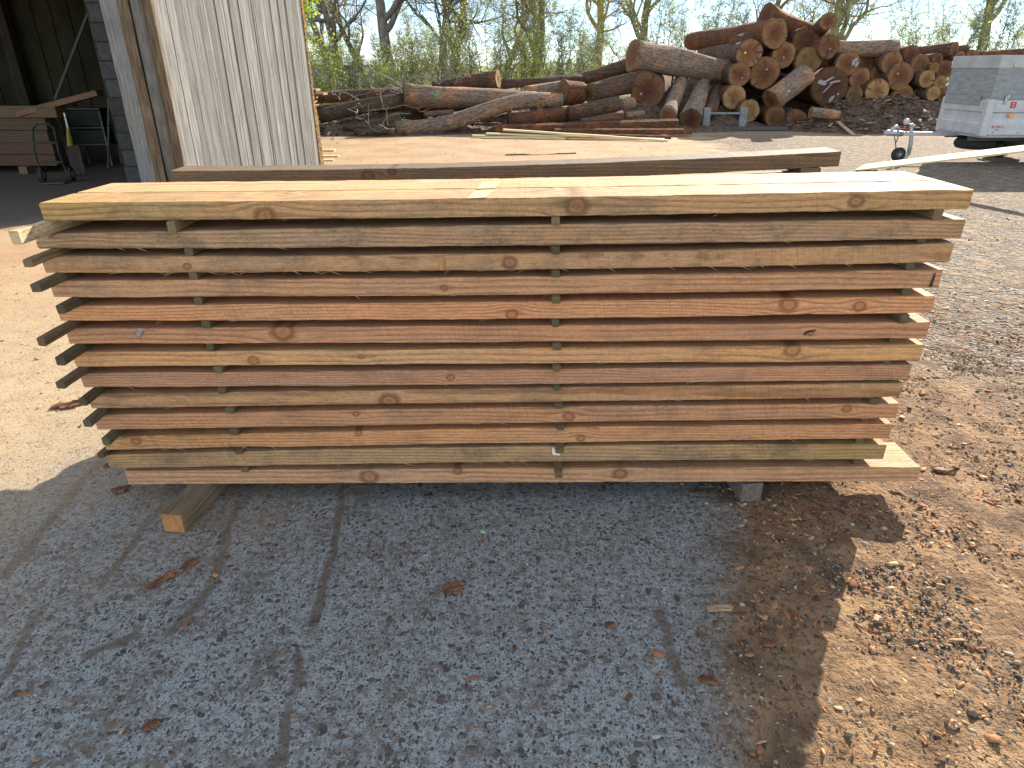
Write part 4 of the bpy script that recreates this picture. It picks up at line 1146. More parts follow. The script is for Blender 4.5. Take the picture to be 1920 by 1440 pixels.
# the tall log pile to the right: sawn ends face the viewer
PILE = [
    # px, py, diameter px, Y, cut, label
    (1453, 63, 49, 21.6, 'cut', 'big log high on the pile with clean round reddish end', 6, (-0.9, 0.0)),
    (1405, 100, 46, 21.3, 'cut', 'log with star-shaped dark cracks and a yellow dot', 5, (0, 0)),
    (1386, 140, 41, 21.2, 'cut', 'orange-ended log third down on the left flank of the pile', 5, (0, 0)),
    (1377, 182, 41, 21.0, 'cut_pale', 'round yellowish log end low on the left flank', 5, (0, 0)),
    (1434, 137, 54, 21.5, 'cut', 'largest log end in the heart of the tall pile', 5, (0, 0)),
    (1470, 103, 43, 21.7, 'cut', 'log end just under the top pair in the tall pile', 5, (0, 0)),
    (1511, 76, 46, 21.9, 'cut', 'log end under the leaning pole at the summit', 5, (0, 0)),
    (1516, 114, 46, 21.6, 'cut_pale', 'yellowish log end right of the pile centre', 5, (0, 0)),
    (1404, 208, 38, 20.6, 'cut_pale', 'bright yellow log end lowest beside the steel rack', 4, (0, 0)),
    (1454, 219, 36, 20.7, 'cut', 'dull purple-brown log end at the foot of the pile', 4, (0, 0)),
    (1494, 226, 36, 20.4, 'cut', 'red log end resting on the ground, bark bared above', 4, (0.15, 0.25)),
    (1362, 214, 36, 21.2, 'cut', 'dim grey log end behind the steel rack', 4, (0, 0)),
    (1554, 88, 40, 21.5, 'cut', 'dark log end jutting out right under the leaning pole', 5, (-0.8, 0)),
    (1589, 119, 41, 21.6, 'cut', 'orange log end splashed with white paint', 5, (0.5, 0)),
    (1673, 117, 38, 21.6, 'cut', 'bright salmon log end under the lying log', 5, (0, 0)),
    (1556, 163, 64, 21.2, 'cut', 'huge dark cracked log end with white paint streaks', 5, (0, 0)),
    (1612, 147, 37, 21.6, 'cut', 'dim orange log end between the white-splashed and cracked ones', 5, (0, 0)),
    (1602, 178, 30, 21.2, 'cut_pale', 'small yellow log end beside the huge cracked one', 4, (0, 0)),
    (1645, 172, 42, 21.2, 'cut_pale', 'yellow-grey log end split by one straight crack', 4, (0, 0)),
    (1688, 143, 45, 21.4, 'cut', 'large pink log end with a white dot', 5, (0, 0)),
    (1692, 179, 37, 21.4, 'cut', 'dark olive log end under the large pink one', 4, (0, 0)),
    (1709, 101, 28, 21.8, 'cut', 'round orange log end at the upper right shoulder', 5, (-0.3, 0)),
    (1725, 120, 31, 21.6, 'cut', 'brown log end under the upper right shoulder', 5, (0, 0)),
    (1738, 148, 29, 21.2, 'cut_pale', 'clean bright log end with pink heart', 4, (0, 0)),
    (1752, 127, 17, 21.4, 'cut_pale', 'smallest bright round log end', 4, (0, 0)),
    (1763, 155, 22, 21.2, 'cut_pale', 'small log end with an off-centre crack', 4, (0, 0)),
    (1750, 175, 24, 21.0, 'cut_pale', 'lowest bright log end near the trailer', 4, (0, 0)),
    (1771, 131, 30, 21.8, 'cut', 'dull brown log end half behind the trailer corner', 4, (0, 0)),
    (1758, 111, 20, 22.0, 'cut', 'short split log end above the smallest one', 4, (-0.3, 0)),
    (1790, 92, 23, 22.6, 'cut', 'angular red log end above the trailer', 4, (-1.6, -0.25)),
    (1808, 95, 19, 22.8, 'cut', 'small red log end above the trailer, right of the angular one', 4, (0, 0)),
    (1800, 106, 18, 22.4, 'cut', 'brown log end half hidden by the trailer top edge', 4, (0, 0)),
    (1822, 104, 19, 22.6, 'cut', 'rightmost brown log end over the trailer top edge', 4, (0, 0)),
    (1768, 180, 19, 21.2, 'cut', 'small brown log end low beside the trailer', 4, (0, 0)),
    (1720, 152, 26, 22.0, 'cut', 'shadowed log end behind the clean bright one', 4, (0, 0)),
    (1650, 140, 34, 22.0, 'cut', 'shadowed log end in the middle of the lower pile', 4, (0, 0)),
    (1626, 115, 34, 22.2, 'cut', 'shadowed log end under the lying log', 4, (0, 0)),
    (1540, 130, 34, 22.4, 'cut', 'shadowed log end right behind the yellowish one', 4, (0, 0)),
    (1722, 182, 26, 21.6, 'cut', 'shadowed log end at the base by the bark heap', 4, (0, 0)),
]
for k, (px, py, d, Y, mt, lb, L, (ox, oz)) in enumerate(PILE):
    A = P(px, py, Y)
    rA = d * mpp(A) / 2
    B = Vector((A.x + ox, Y + L, A.z + oz))
    log_obj(lb, A, B, rA * 0.97, rA * 0.84, bark='bark' if k % 3 else 'slab', cutA=mt, group='sawn logs in the tall pile', seed=50 + k, flat=0.05)
plog('rough-barked log crowning the tall pile', (1436, 30), (1540, 80), 44, 40, 22.6, 23.4, bark='slab', cutA='cut', seed=91, flat=0.12, group='sawn logs in the tall pile')
plog('rough log sloping away left under the crowning log', (1376, 88), (1460, 62), 34, 44, 22.4, 22.6, bark='bark', cutA='cut', seed=92, group='sawn logs in the tall pile')
plog('dark pole leaning up to the right at the summit', (1552, 39), (1515, 74), 28, 26, 21.4, 23.0, bark='bark', cutA='cut', seed=93, group='sawn logs in the tall pile')
plog('log lying crosswise in the gap, slanting down left across the pile', (1446, 190), (1511, 138), 42, 40, 20.9, 21.3, bark='bark_grey', cutA='cut', seed=94, group='sawn logs in the tall pile')
plog('long log lying level on the lower pile, its right end facing right', (1560, 94), (1682, 90), 28, 29, 22.2, 22.0, bark='bark_grey', cutB='cut', seed=95, group='sawn logs in the tall pile')
plog('long thin log over the trailer, running out to the right', (1832, 104), (1990, 92), 12, 13, 23.2, 23.2, bark='slab', cutA='cut_pale', seed=96, group='sawn logs in the tall pile')
plog('short pale log piece lying at the edge of the bark heap', (1520, 211), (1572, 216), 19, 19, 19.8, 19.8, bark='bark_grey', cutA='cut_pale', seed=97, group='sawn logs in the tall pile')
slab('split board leaning on the bark heap', (1571, 228), (1600, 256), 8, 19.6, 18.6, M['chip_pale'], name='split_board', cat='board', grp=None, th_=0.03, wig=0.0)

# paint and marks on logs: thin daubs laid on the surface, children of their log
from mathutils.bvhtree import BVHTree
M['chalk'] = simple_material('weathered_white_daub', (0.20, 0.19, 0.18), (0.34, 0.33, 0.32), 30.0)
M['paint_yellow'] = simple_material('yellow_paint_dot', (0.45, 0.42, 0.05), (0.55, 0.52, 0.08), 60.0)
M['paint_green'] = simple_material('green_paint_daub', (0.03, 0.25, 0.12), (0.05, 0.36, 0.18), 60.0)
def daub(label, px, py, rx, ry, mat, name, rot=0.0, lab=None):
    o = LOGS[label]
    mw = Matrix.LocRotScale(o.location, o.rotation_quaternion, None)
    vs, fs = [], []
    for ob, m_ in [(o, mw)] + [(c, mw @ Matrix.Translation(c.location)) for c in o.children if c.type == 'MESH' and c.name.startswith('cut_end')]:
        b = len(vs)
        vs += [m_ @ v.co for v in ob.data.vertices]
        fs += [[b + i for i in p.vertices] for p in ob.data.polygons]
    far = P(px, py, 15.0)
    d = (far - Vector((0, 0, H))).normalized()
    hit = BVHTree.FromPolygons(vs, fs).ray_cast(Vector((0, 0, H)), d)
    if hit[0] is None: return
    loc, nor = hit[0], hit[1].normalized()
    if nor.dot(d) > 0: nor = -nor
    s_ = mpp(loc)
    u = Vector((0, 0, 1)).cross(nor).normalized(); v = nor.cross(u)
    r = random.Random(int(px * 7 + py))
    n = 12
    poly = []
    for i in range(n):
        t = 2 * math.pi * i / n
        k = r.uniform(0.7, 1.15)
        a, b = math.cos(t) * rx * s_ * k, math.sin(t) * ry * s_ * k
        a, b = a * math.cos(rot) - b * math.sin(rot), a * math.sin(rot) + b * math.cos(rot)
        poly.append(loc + u * a + v * b + nor * 0.012)
    inv = mw.inverted()
    poly = [inv @ p for p in poly]
    nl = inv.to_3x3() @ nor
    c = MB().prism(poly, (0, 0, 0), nl * 0.008).build(name, M[mat], parent=o)
    if lab: c['label'] = lab
big = 'huge dark cracked log end with white paint streaks'
for px, py, rx, ry, rt_ in ((1541, 155, 10, 4, -0.3), (1552, 150, 14, 2, 0.5), (1566, 153, 11, 2, 0.2), (1558, 186, 8, 3.5, 1.1), (1550, 166, 12, 1.5, 0.9), (1571, 176, 2.2, 2.2, 0)):
    daub(big, px, py, rx, ry, 'chalk', 'paint_streak', rt_)
for px, py, rx, ry, rt_ in ((1603, 113, 6, 3, 0.7), (1606, 120, 5, 2.5, 1.3), (1600, 118, 3, 5, 0.2)):
    daub('orange log end splashed with white paint', px, py, rx, ry, 'chalk', 'paint_splash', rt_)
daub('log with star-shaped dark cracks and a yellow dot', 1397, 99, 2.4, 2.4, 'paint_yellow', 'paint_dot')
daub('large pink log end with a white dot', 1683, 138, 2.2, 1.8, 'chalk', 'paint_dot')
daub('large grey-brown log with a green paint spot, lying across the middle', 819, 178, 5, 4, 'paint_green', 'paint_spot', 0.3)
daub('wide log with a big orange sawn end facing the viewer', 1202, 176, 2.4, 2.2, 'chalk', 'paint_dot')
daub('largest log end in the heart of the tall pile', 1437, 130, 2.2, 1.8, 'chalk', 'paint_dot')
daub('orange-ended log third down on the left flank of the pile', 1391, 146, 2.0, 1.6, 'chalk', 'paint_dot')
daub('dark log end jutting out right under the leaning pole', 1556, 91, 2.0, 1.6, 'chalk', 'paint_dot')
daub('log end just under the top pair in the tall pile', 1469, 108, 2.0, 1.6, 'chalk', 'paint_dot')
daub('log lying crosswise in the gap, slanting down left across the pile', 1479, 171, 2.4, 2.4, 'paint_yellow', 'paint_dot')

# heap of bark at the foot of the pile
def heap(name, cx, cy, rx, ry, hh, label, mat, seed, n=60):
    vs = []
    for j in range(n):
        for i in range(n):
            u, v = i / (n - 1) * 2 - 1, j / (n - 1) * 2 - 1
            rr = math.sqrt(u * u + v * v)
            k = max(0.0, 1 - rr ** 2.2)
            z = hh * k * (0.8 + 0.5 * mnoise.noise(Vector((u * 2.5 + seed, v * 2.5, 0)))) + k ** .5 * 0.10 * mnoise.noise(Vector((u * 14, v * 14, seed))) + 0.05 * k * mnoise.noise(Vector((u * 40, v * 40, seed)))
            vs.append((cx + u * rx, cy + v * ry, z - 0.02))
    fs = [(j * n + i, j * n + i + 1, (j + 1) * n + i + 1, (j + 1) * n + i) for j in range(n - 1) for i in range(n - 1)]
    o = MB().add(vs, fs).build(name, mat, recalc=False)
    return tag(o, label, 'bark heap', kind='stuff'), vs
M['heap'] = simple_material('bark_heap_mulch', (0.035, 0.024, 0.017), (0.15, 0.095, 0.06), 9.0, bump=1.0, bdist=0.05, rough=0.95)
hp = P(1640, 240, 20.5)
_, hv = heap('bark_heap', hp.x, 20.7, 3.0, 1.9, 0.85, 'brown heap of bark and splinters under the lower log pile', M['heap'], 3)
hpb = P(1560, 200, 24.0)  # filler bank added so the gaps between the logs look dark
heap('dark_filler_bank', hpb.x, 25.3, 7.5, 2.6, 1.9, 'added dark bank darkening the gaps behind the tall pile', M['heap'], 11, 50)
hp2 = P(680, 250, 19.0)
_, hv2 = heap('bark_heap_small', hp2.x - .2, 20.2, 4.2, 2.0, 0.5, 'low heap of reddish bark under the mossy limbs', M['heap'], 5, 40)
hp3 = P(1240, 225, 20.5)
_, hv3 = heap('bark_heap_low', hp3.x - 2.2, 21.4, 6.0, 2.4, 0.7, 'dark trampled bark under the felled logs', M['heap'], 8, 50)
hv = np.array(hv); hv = hv[hv[:, 2] > 0.06]
hs = hv[rng.integers(0, len(hv), 1600)] + rng.normal(0, 0.03, (1600, 3)) * np.array([1, 1, .4])
hs2 = np.array(hv2); hs2 = hs2[hs2[:, 2] > 0.02]; hs2 = hs2[rng.integers(0, len(hs2), 500)]
allp = np.concatenate([hs, hs2]); allp[:, 2] += 0.02
szs = np.clip(rng.lognormal(-2.9, 0.5, len(allp)), 0.02, 0.16)
o = link('bark_splinters', scatter_mesh('bark_splinters', allp, szs, True, rng),
         island_material('splinter_wood', [(0.0, (0.05, 0.03, 0.02)), (0.5, (0.13, 0.08, 0.05)), (0.85, (0.22, 0.14, 0.09)), (1.0, (0.40, 0.29, 0.18))], bump_s=20))
tag(o, 'splinters and bark strips strewn over the bark heaps', 'splinters', kind='stuff')

# low steel rack
M['rack'] = simple_material('dull_grey_steel', (0.13, 0.14, 0.145), (0.22, 0.23, 0.235), 12.0, rough=0.7)
A = P(1322, 240, 20.0); B = P(1390, 240, 20.0)
rk = empty('steel_rack', (A.x, 20.0, 0))
sx = B.x - A.x
for x in (0, sx): MB().box((x, 0, 0.36), (0.2, 0.12, 0.5), ch=0.01).build('post', M['rack'], rk)
MB().box((sx / 2, 0, 0.46), (sx - 0.21, 0.06, 0.05), ch=0.006).build('rail', M['rack'], rk)
MB().box((sx / 2 + 0.2, 0.02, 0.06), (3.2, 0.3, 0.1), ch=0.01).build('base_beam', M['dark_steel'], rk)
tag(rk, 'low grey steel rack with two posts at the foot of the tall pile', 'rack')

# dead twigs over the felled logs, one tangle per clump
def tangle(label, px, py, Y, spread, n, seed, up=0.6):
    r = random.Random(seed)
    c = P(px, py, Y)
    mb = MB()
    for _ in range(n):
        p = Vector((r.uniform(-spread, spread), r.uniform(-.4, .4), 0))
        d = Vector((r.uniform(-1, 1), r.uniform(-.5, .5), r.uniform(0.1, up))).normalized()
        pts, rd = [p.copy()], [0.012]
        L = r.uniform(0.4, 1.2); m = 6
        for i in range(m):
            d = (d + Vector((r.uniform(-.35, .35), r.uniform(-.3, .3), r.uniform(-.45, .25)))).normalized()
            p = p + d * L / m
            pts.append(p.copy()); rd.append(0.012 * (1 - (i + 1) / (m + 2)))
            if r.random() < 0.5:
                q = p.copy(); dd = (d + Vector((r.uniform(-1, 1), r.uniform(-.4, .4), r.uniform(-.5, 1)))).normalized()
                mb.tube([q, q + dd * 0.12, q + dd * 0.22 + Vector((r.uniform(-.06, .06), 0, r.uniform(-.05, .05)))], [0.008, 0.006, 0.003], 4, False)
        mb.tube(pts, rd, 5, False)
    o = mb.build('dead_branch', M['twig'], loc=c)
    return tag(o, label, 'dead branches')
tangle('pale dead twigs in front of the mossy log', 690, 205, 18.9, 0.8, 5, 1)
tangle('tangled bare branches over the end of the large log', 740, 172, 19.4, 0.6, 8, 2)
tangle('spray of thin dry twigs behind the large log', 800, 158, 21.0, 0.9, 10, 3, 1.0)
tangle('arched dry twigs on top of the pointed log', 860, 150, 21.3, 0.6, 8, 4, 1.2)
tangle('fallen twigs on the mossy limbs at ground level', 700, 240, 18.4, 0.7, 5, 5)
tangle('little upright twigs on the back left log', 655, 188, 20.8, 0.4, 5, 6, 1.0)

# ------------------------------------------------------------------ shed at the left
def plank_wall_material():
    T = NT('silvered_boards', 0.85, 0.2)
    p = T.obj()
    r = T.n('ShaderNodeNewGeometry').outputs['Random Per Island']
    q = T.vm('ADD', p, T.comb(T.m('MULTIPLY', r, 13.0), 0.0, T.m('MULTIPLY', r, 29.0)))
    g = T.noise(T.sc(q, (60.0, 60.0, 2.2)), 1.0, 4.0, 0.65)
    c = T.ramp(g, [(0.25, (0.07, 0.066, 0.06)), (0.48, (0.21, 0.203, 0.187)), (0.75, (0.32, 0.312, 0.29))])
    tone = T.m('ADD', T.m('MULTIPLY', r, 0.5), 0.74)
    c = T.mix(1.0, c, T.comb(tone, tone, tone), 'MULTIPLY')
    big = T.noise(T.sc(q, (14.0, 14.0, 1.2)), 1.0, 3.0)
    c = T.mix(T.m('MULTIPLY', T.step(big, 0.5, 0.7), 0.6), c, (0.129, 0.122, 0.11))
    d, cc = T.voro(T.sc(q, (9.0, 9.0, 2.6)), 1.0)
    kr, kg, kb = T.xyz(cc)
    kn = T.m('MULTIPLY', T.step(d, 0.07, 0.14, 1.0, 0.0), T.m('GREATER_THAN', kr, 0.4))
    c = T.mix(T.m('MULTIPLY', kn, 0.75), c, (0.14, 0.12, 0.10))
    bl = T.step(T.noise(q, 30.0, 4.0, 0.7), 0.58, 0.7)
    c = T.mix(T.m('MULTIPLY', bl, 0.35), c, (0.38, 0.365, 0.334))
    return T.out(c, 0.85, T.bump(g, 0.6, 0.004))
M['boards'] = plank_wall_material()
M['post_brown'] = simple_material('brown_post', (0.0546, 0.0374, 0.0234), (0.156, 0.113, 0.0702), 4.0, (10, 10, 1), 0.9, bump=0.8, bdist=0.01)
M['board_grey'] = simple_material('grey_weathered_board', (0.0858, 0.0858, 0.0819), (0.195, 0.195, 0.187), 4.0, (12, 12, 0.8), 0.9, bump=0.6, bdist=0.006)
M['pipe_grey'] = simple_material('grey_pipe', (0.0624, 0.0608, 0.0546), (0.133, 0.129, 0.117), 5.0, (6, 6, 1), 0.7)
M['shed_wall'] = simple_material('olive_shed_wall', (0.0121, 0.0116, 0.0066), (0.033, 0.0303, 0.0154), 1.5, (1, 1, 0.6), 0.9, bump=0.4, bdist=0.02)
M['roof'] = simple_material('shed_roof_sheet', (0.10, 0.09, 0.085), (0.18, 0.165, 0.15), 3.0, rough=0.7)
M['green_paint'] = simple_material('green_crate_paint', (0.00965, 0.0207, 0.0152), (0.0192, 0.033, 0.0248), 12.0)
M['yellow_paint'] = simple_material('yellow_tool_paint', (0.16, 0.12, 0.012), (0.22, 0.168, 0.024), 12.0)
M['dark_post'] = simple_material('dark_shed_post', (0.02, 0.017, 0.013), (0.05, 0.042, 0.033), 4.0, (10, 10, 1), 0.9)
M['edge'] = bark_material('bark_edged_board', (0.074, 0.0444, 0.0222), (0.311, 0.222, 0.104))
def block_material():
    T = NT('block_masonry', 0.9, 0.2)
    nd = T.n('ShaderNodeTexBrick')
    T.put(nd.inputs['Vector'], T.comb(T.xyz(T.obj())[0], T.xyz(T.obj())[2], 0.0))
    nd.inputs['Color1'].default_value = (0.036, 0.036, 0.035, 1); nd.inputs['Color2'].default_value = (0.06, 0.06, 0.058, 1)
    nd.inputs['Mortar'].default_value = (0.025, 0.025, 0.025, 1)
    nd.inputs['Scale'].default_value = 1.0
    nd.inputs['Mortar Size'].default_value = 0.012
    nd.inputs['Brick Width'].default_value = 0.5
    nd.inputs['Row Height'].default_value = 0.24
    f = T.noise(T.obj(), 14.0, 4.0)
    c = T.mix(1.0, nd.outputs['Color'], T.ramp(f, [(0.3, (0.7, 0.7, 0.7)), (0.7, (1.2, 1.2, 1.2))]), 'MULTIPLY')
    return T.out(c, 0.9, T.bump(T.m('SUBTRACT', f, nd.outputs['Fac']), 0.6, 0.01))
M['block'] = block_material()

DL, DR = G(357, 370), G(600, 316)
DL.z = DR.z = 0
shed = empty('timber_shed', (DL.x, DL.y, 0))
tag(shed, 'open-fronted timber shed with a tall plank door of silvered boards', 'shed')
O = Vector((DL.x, DL.y, 0))
dd = (DR - DL).normalized()
dn = Vector((dd.y, -dd.x, 0))
HD = 3.72
mb = MB()
L = (DR - DL).length
r = random.Random(8)
s = 0.0
R3 = Matrix((dd, dn, Vector((0, 0, 1)))).transposed()
while s < L - 0.03:
    wd = min(r.choice((0.045, 0.06, 0.09, 0.11, 0.14, 0.17)), L - s)
    gap = r.choice((0.002, 0.003, 0.003, 0.005, 0.012))
    c = dd * (s + wd / 2) + dn * r.uniform(-0.006, 0.006)
    mb.box(c + Vector((0, 0, HD / 2 + 0.03)), (max(0.02, wd - gap), 0.028, HD + r.uniform(-.02, .02)), R3, ch=0.002)
    s += wd
door = mb.build('plank_door', M['boards'], shed)
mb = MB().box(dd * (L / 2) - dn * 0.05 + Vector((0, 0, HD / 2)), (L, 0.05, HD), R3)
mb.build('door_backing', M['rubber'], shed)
# bark-edged board closing the far edge of the door
poly = []
for i in range(24):
    z = 0.0 + HD * i / 23
    poly.append((z, 0.05 + 0.02 * mnoise.noise(Vector((z * 3, 1, 2))) + max(0, 0.07 - z * 0.05)))
mb = MB()
vs, fs = [], []
for i, (z, wv) in enumerate(poly):
    for yv in (-0.02, 0.02):
        vs.append(dd * (L + 0.003) + dn * yv + Vector((0, 0, z)))
        vs.append(dd * (L + 0.003 + wv) + dn * yv + Vector((0, 0, z)))
for i in range(23):
    a = i * 4; b = a + 4
    fs += [(a, a + 1, b + 1, b), (a + 2, b + 2, b + 3, a + 3), (a, b, b + 2, a + 2), (a + 1, a + 3, b + 3, b + 1)]
fs += [(0, 2, 3, 1), (92, 93, 95, 94)]
MB().add(vs, fs).build('edge_board', M['edge'], shed)
yj = DL.y - 0.09
def rel(x, y, z): return Vector((x, y, z)) - O
def upright(name, px0, px1, py, Y, mat, depth, jit=0.0, ch=0.006, shape='box'):
    a, b = P(px0, py, Y), P(px1, py, Y)
    c = rel((a.x + b.x) / 2, Y, 0)
    mb = MB()
    wd = b.x - a.x
    if shape == 'box':
        n = 26; vs = []; fs = []
        for i in range(n):
            z = 3.555 * i / (n - 1)
            j = lambda k: jit * mnoise.noise(Vector((z * 2.3, k * 5, wd * 90)))
            for k, (sx_, sy_) in enumerate(((-.5, -.5), (-.2, -.53), (.1, -.47), (.5, -.5), (.5, .5), (-.5, .5))):
                vs.append(c + Vector((sx_ * wd + j(k), sy_ * depth + j(k + 9), z)))
        m = 6
        for i in range(n - 1):
            for k in range(m): fs.append((i * m + k, i * m + (k + 1) % m, (i + 1) * m + (k + 1) % m, (i + 1) * m + k))
        fs += [tuple(range(m - 1, -1, -1)), tuple((n - 1) * m + k for k in range(m))]
        mb.add(vs, fs)
    else:
        mb.tube([c + Vector((0, 0, z)) for z in (0, 1.1, 2.3, 3.555)], wd / 2, 18)
    return mb.build(name, mat, shed, smooth=(shape != 'box'))
upright('jamb_board', 268, 296, 345, yj - 0.03, M['board_grey'], 0.05, 0.008)
upright('corner_post', 297, 318, 345, yj + 0.02, M['post_brown'], 0.14, 0.014)
upright('drain_pipe', 318, 337, 345, yj - 0.01, M['pipe_grey'], 0.1, shape='tube')
upright('slab_board', 338, 354, 345, yj + 0.02, M['post_brown'], 0.05, 0.012)
MB().box(rel(-4.64, DL.y + 0.045, 1.775), (0.58, 0.03, 3.55)).build('jamb_light_stop', M['dark_post'], shed)  # board added behind the uprights to stop sun leaking between them
# masonry pier, walls, roof
MB().box(rel(-5.42, 10.6, 1.75), (0.95, 0.24, 3.5), ch=0.01).build('block_pier', M['block'], shed)
mb = MB()
for i in range(56):
    x = -16 + i * 0.2
    mb.box(rel(x, 16.6, 1.75), (0.19, 0.05 + 0.05 * (i % 2), 3.5))
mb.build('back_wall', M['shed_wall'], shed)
MB().prism([rel(x, y, 0) for x, y in ((-3.43, 12.07), (-4.93, 16.6), (-5.13, 16.6), (-3.66, 12.07))], (0, 0, 0), (0, 0, 3.5)).build('side_wall', M['block'], shed)
MB().box(rel(-16.1, 13.0, 1.75), (0.2, 7.2, 3.5)).build('side_wall', M['block'], shed)
mb = MB()
mb.prism([rel(x, y, 3.56) for x, y in ((-16.3, 8.9), (-4.80, 8.9), (-4.40, 9.15), (-3.43, 12.1), (-3.46, 12.25), (-4.9, 16.9), (-16.3, 16.9))], (0, 0, 0), (0, 0, 0.12))
mb.build('roof', M['roof'], shed)
for k, x in enumerate((-14.2, -11.0, -7.9)):
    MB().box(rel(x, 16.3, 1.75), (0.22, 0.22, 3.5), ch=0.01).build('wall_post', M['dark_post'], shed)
MB().tube([rel(*P(178, -10, 13.2)), rel(*P(104, 186, 13.2))], 0.028, 8).build('diagonal_brace', M['dark_steel'], shed)
MB().tube([rel(*P(204, 130, 12.2)), rel(*P(203, 340, 12.2))], 0.022, 8).build('thin_pole', M['dark_steel'], shed)

# inside the shed
yb = 11.5
xr = P(118, 260, yb).x
for k in range(5):
    z = 0.12 + k * 0.185
    xr_k = P((93, 94, 91, 93, 118)[k], 260, yb).x
    L_ = 3.2
    mb = MB().box((0, 0, 0), (L_, 0.3, 0.178), ch=0.006, jit=0.004)
    o = mb.build('timber_beam', M['wood'], loc=(xr_k - L_ / 2, yb + 0.16, z + 0.09))
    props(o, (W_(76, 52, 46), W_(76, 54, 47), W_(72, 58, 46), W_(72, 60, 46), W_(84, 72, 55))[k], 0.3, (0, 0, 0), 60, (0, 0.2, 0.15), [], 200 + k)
    tag(o, ('lowest reddish beam of the timber pile in the dark shed', 'second beam from below in the shed timber pile', 'middle beam of the shed timber pile', 'beam just below the top one in the shed timber pile', 'top pale beam of the shed timber pile, jutting furthest right')[k], 'beam', 'timber pile in the shed')
for k, x in enumerate((-10.2, -8.1)):
    o = MB().box((0, 0, 0.06), (0.14, 0.5, 0.118), ch=0.004).build('bearer_timber', M['post_brown'], loc=(x, yb + 0.16, 0))
    tag(o, ('left' if k == 0 else 'right') + ' bearer timber under the beams in the shed', 'bearer timber')
a, b = P(70, 212, yb + 0.1), P(156, 188, yb + 0.1)
mb = MB().box((0, 0, 0), ((b - a).length + 0.5, 0.28, 0.09), ch=0.004, jit=0.004)
o = mb.build('loose_beam', M['wood'], loc=(a + b) / 2 + Vector((-0.05, 0.1, 0.05)))
o.rotation_euler = (0, -math.atan2(b.z - a.z, b.x - a.x), 0.15)
props(o, W_(110, 80, 66), 0.3, (0, 0, 0), 60, (0, 0.2, 0.15), [], 230)
tag(o, 'loose beam tilted on top of the timber pile in the shed', 'beam')
# hand truck
M['truck'] = simple_material('dark_green_truck_paint', (0.009, 0.016, 0.012), (0.02, 0.032, 0.025), 12.0)
hb = G(105, 343)
ht = empty('hand_truck', (hb.x, hb.y, 0), 0.25)
s_ = mpp(P(105, 300, hb.y))
wv = 42 * s_ / 2
for sx in (-1, 1):
    MB().tube([(sx * wv, 0.05, 0.06), (sx * wv * .95, -0.02, 0.45), (sx * wv * .85, 0.10, 0.76)], 0.016, 8).build('side_rail', M['truck'], ht)
    w1 = MB().tube([(sx * (wv + .03) - .03, 0.10, 0.11), (sx * (wv + .03) + .03, 0.10, 0.11)], [0.11, 0.11], 20)
    wo = w1.build('wheel', M['rubber'], ht)
    MB().tube([(sx * (wv + .03) - .035, 0.10, 0.11), (sx * (wv + .03) + .035, 0.10, 0.11)], [0.05, 0.05], 14).build('hub', M['steel'], wo)
MB().tube([(-wv * .85, 0.10, 0.76), (-wv * .5, 0.13, 0.83), (wv * .5, 0.13, 0.83), (wv * .85, 0.10, 0.76)], 0.016, 8).build('handle', M['truck'], ht)
for z in (0.3, 0.58): MB().box((0, 0.01, z), (wv * 1.8, 0.03, 0.03)).build('crossbar', M['truck'], ht)
MB().box((0, -0.1, 0.02), (wv * 2.1, 0.22, 0.012)).build('toe_plate', M['dark_steel'], ht)
tag(ht, 'dark green hand truck standing in front of the shed timber pile', 'hand truck')
# crate on a stand
cb = P(178, 262, 12.6)
cr = empty('tool_cabinet', (cb.x, 12.6, 0), 0.1)
MB().box((0, 0, 0.80), (0.52, 0.4, 0.26), ch=0.012).build('drawer', M['green_paint'], cr)
MB().box((0, 0, 0.50), (0.52, 0.4, 0.22), ch=0.012).build('drawer', M['green_paint'], cr)
MB().box((0, 0, 0.95), (0.6, 0.46, 0.03), ch=0.005).build('top', M['dark_steel'], cr)
MB().box((0, 0, 0.645), (0.6, 0.42, 0.03), ch=0.005).build('shelf', M['dark_steel'], cr)
MB().box((0, 0, 0.37), (0.6, 0.42, 0.03), ch=0.005).build('shelf', M['dark_steel'], cr)
for sx in (-1, 1):
    for sy in (-1, 1): MB().box((sx * 0.28, sy * 0.20, 0.46), (0.03, 0.03, 0.92)).build('leg', M['dark_steel'], cr)
tag(cr, 'small green two-tier cabinet on dark legs inside the shed', 'cabinet')
# yellow-handled shovel
sb = P(130, 258, 11.2)
sv = empty('yellow_tool', (sb.x, 11.2, 0), 0.2)
MB().tube([(0, 0.06, 0.95), (0, 0.03, 0.5)], 0.014, 8).build('handle', M['steel'], sv)
MB().tube([(0, 0.045, 0.72), (-.01, 0.03, 0.62), (-.02, 0.02, 0.46)], [0.02, 0.035, 0.05], 8).build('grip', M['yellow_paint'], sv)
MB().box((0, 0.02, 0.24), (0.2, 0.02, 0.46), ch=0.008).build('blade', M['dark_post'], sv)
tag(sv, 'yellow-gripped shovel standing beside the hand truck', 'shovel')
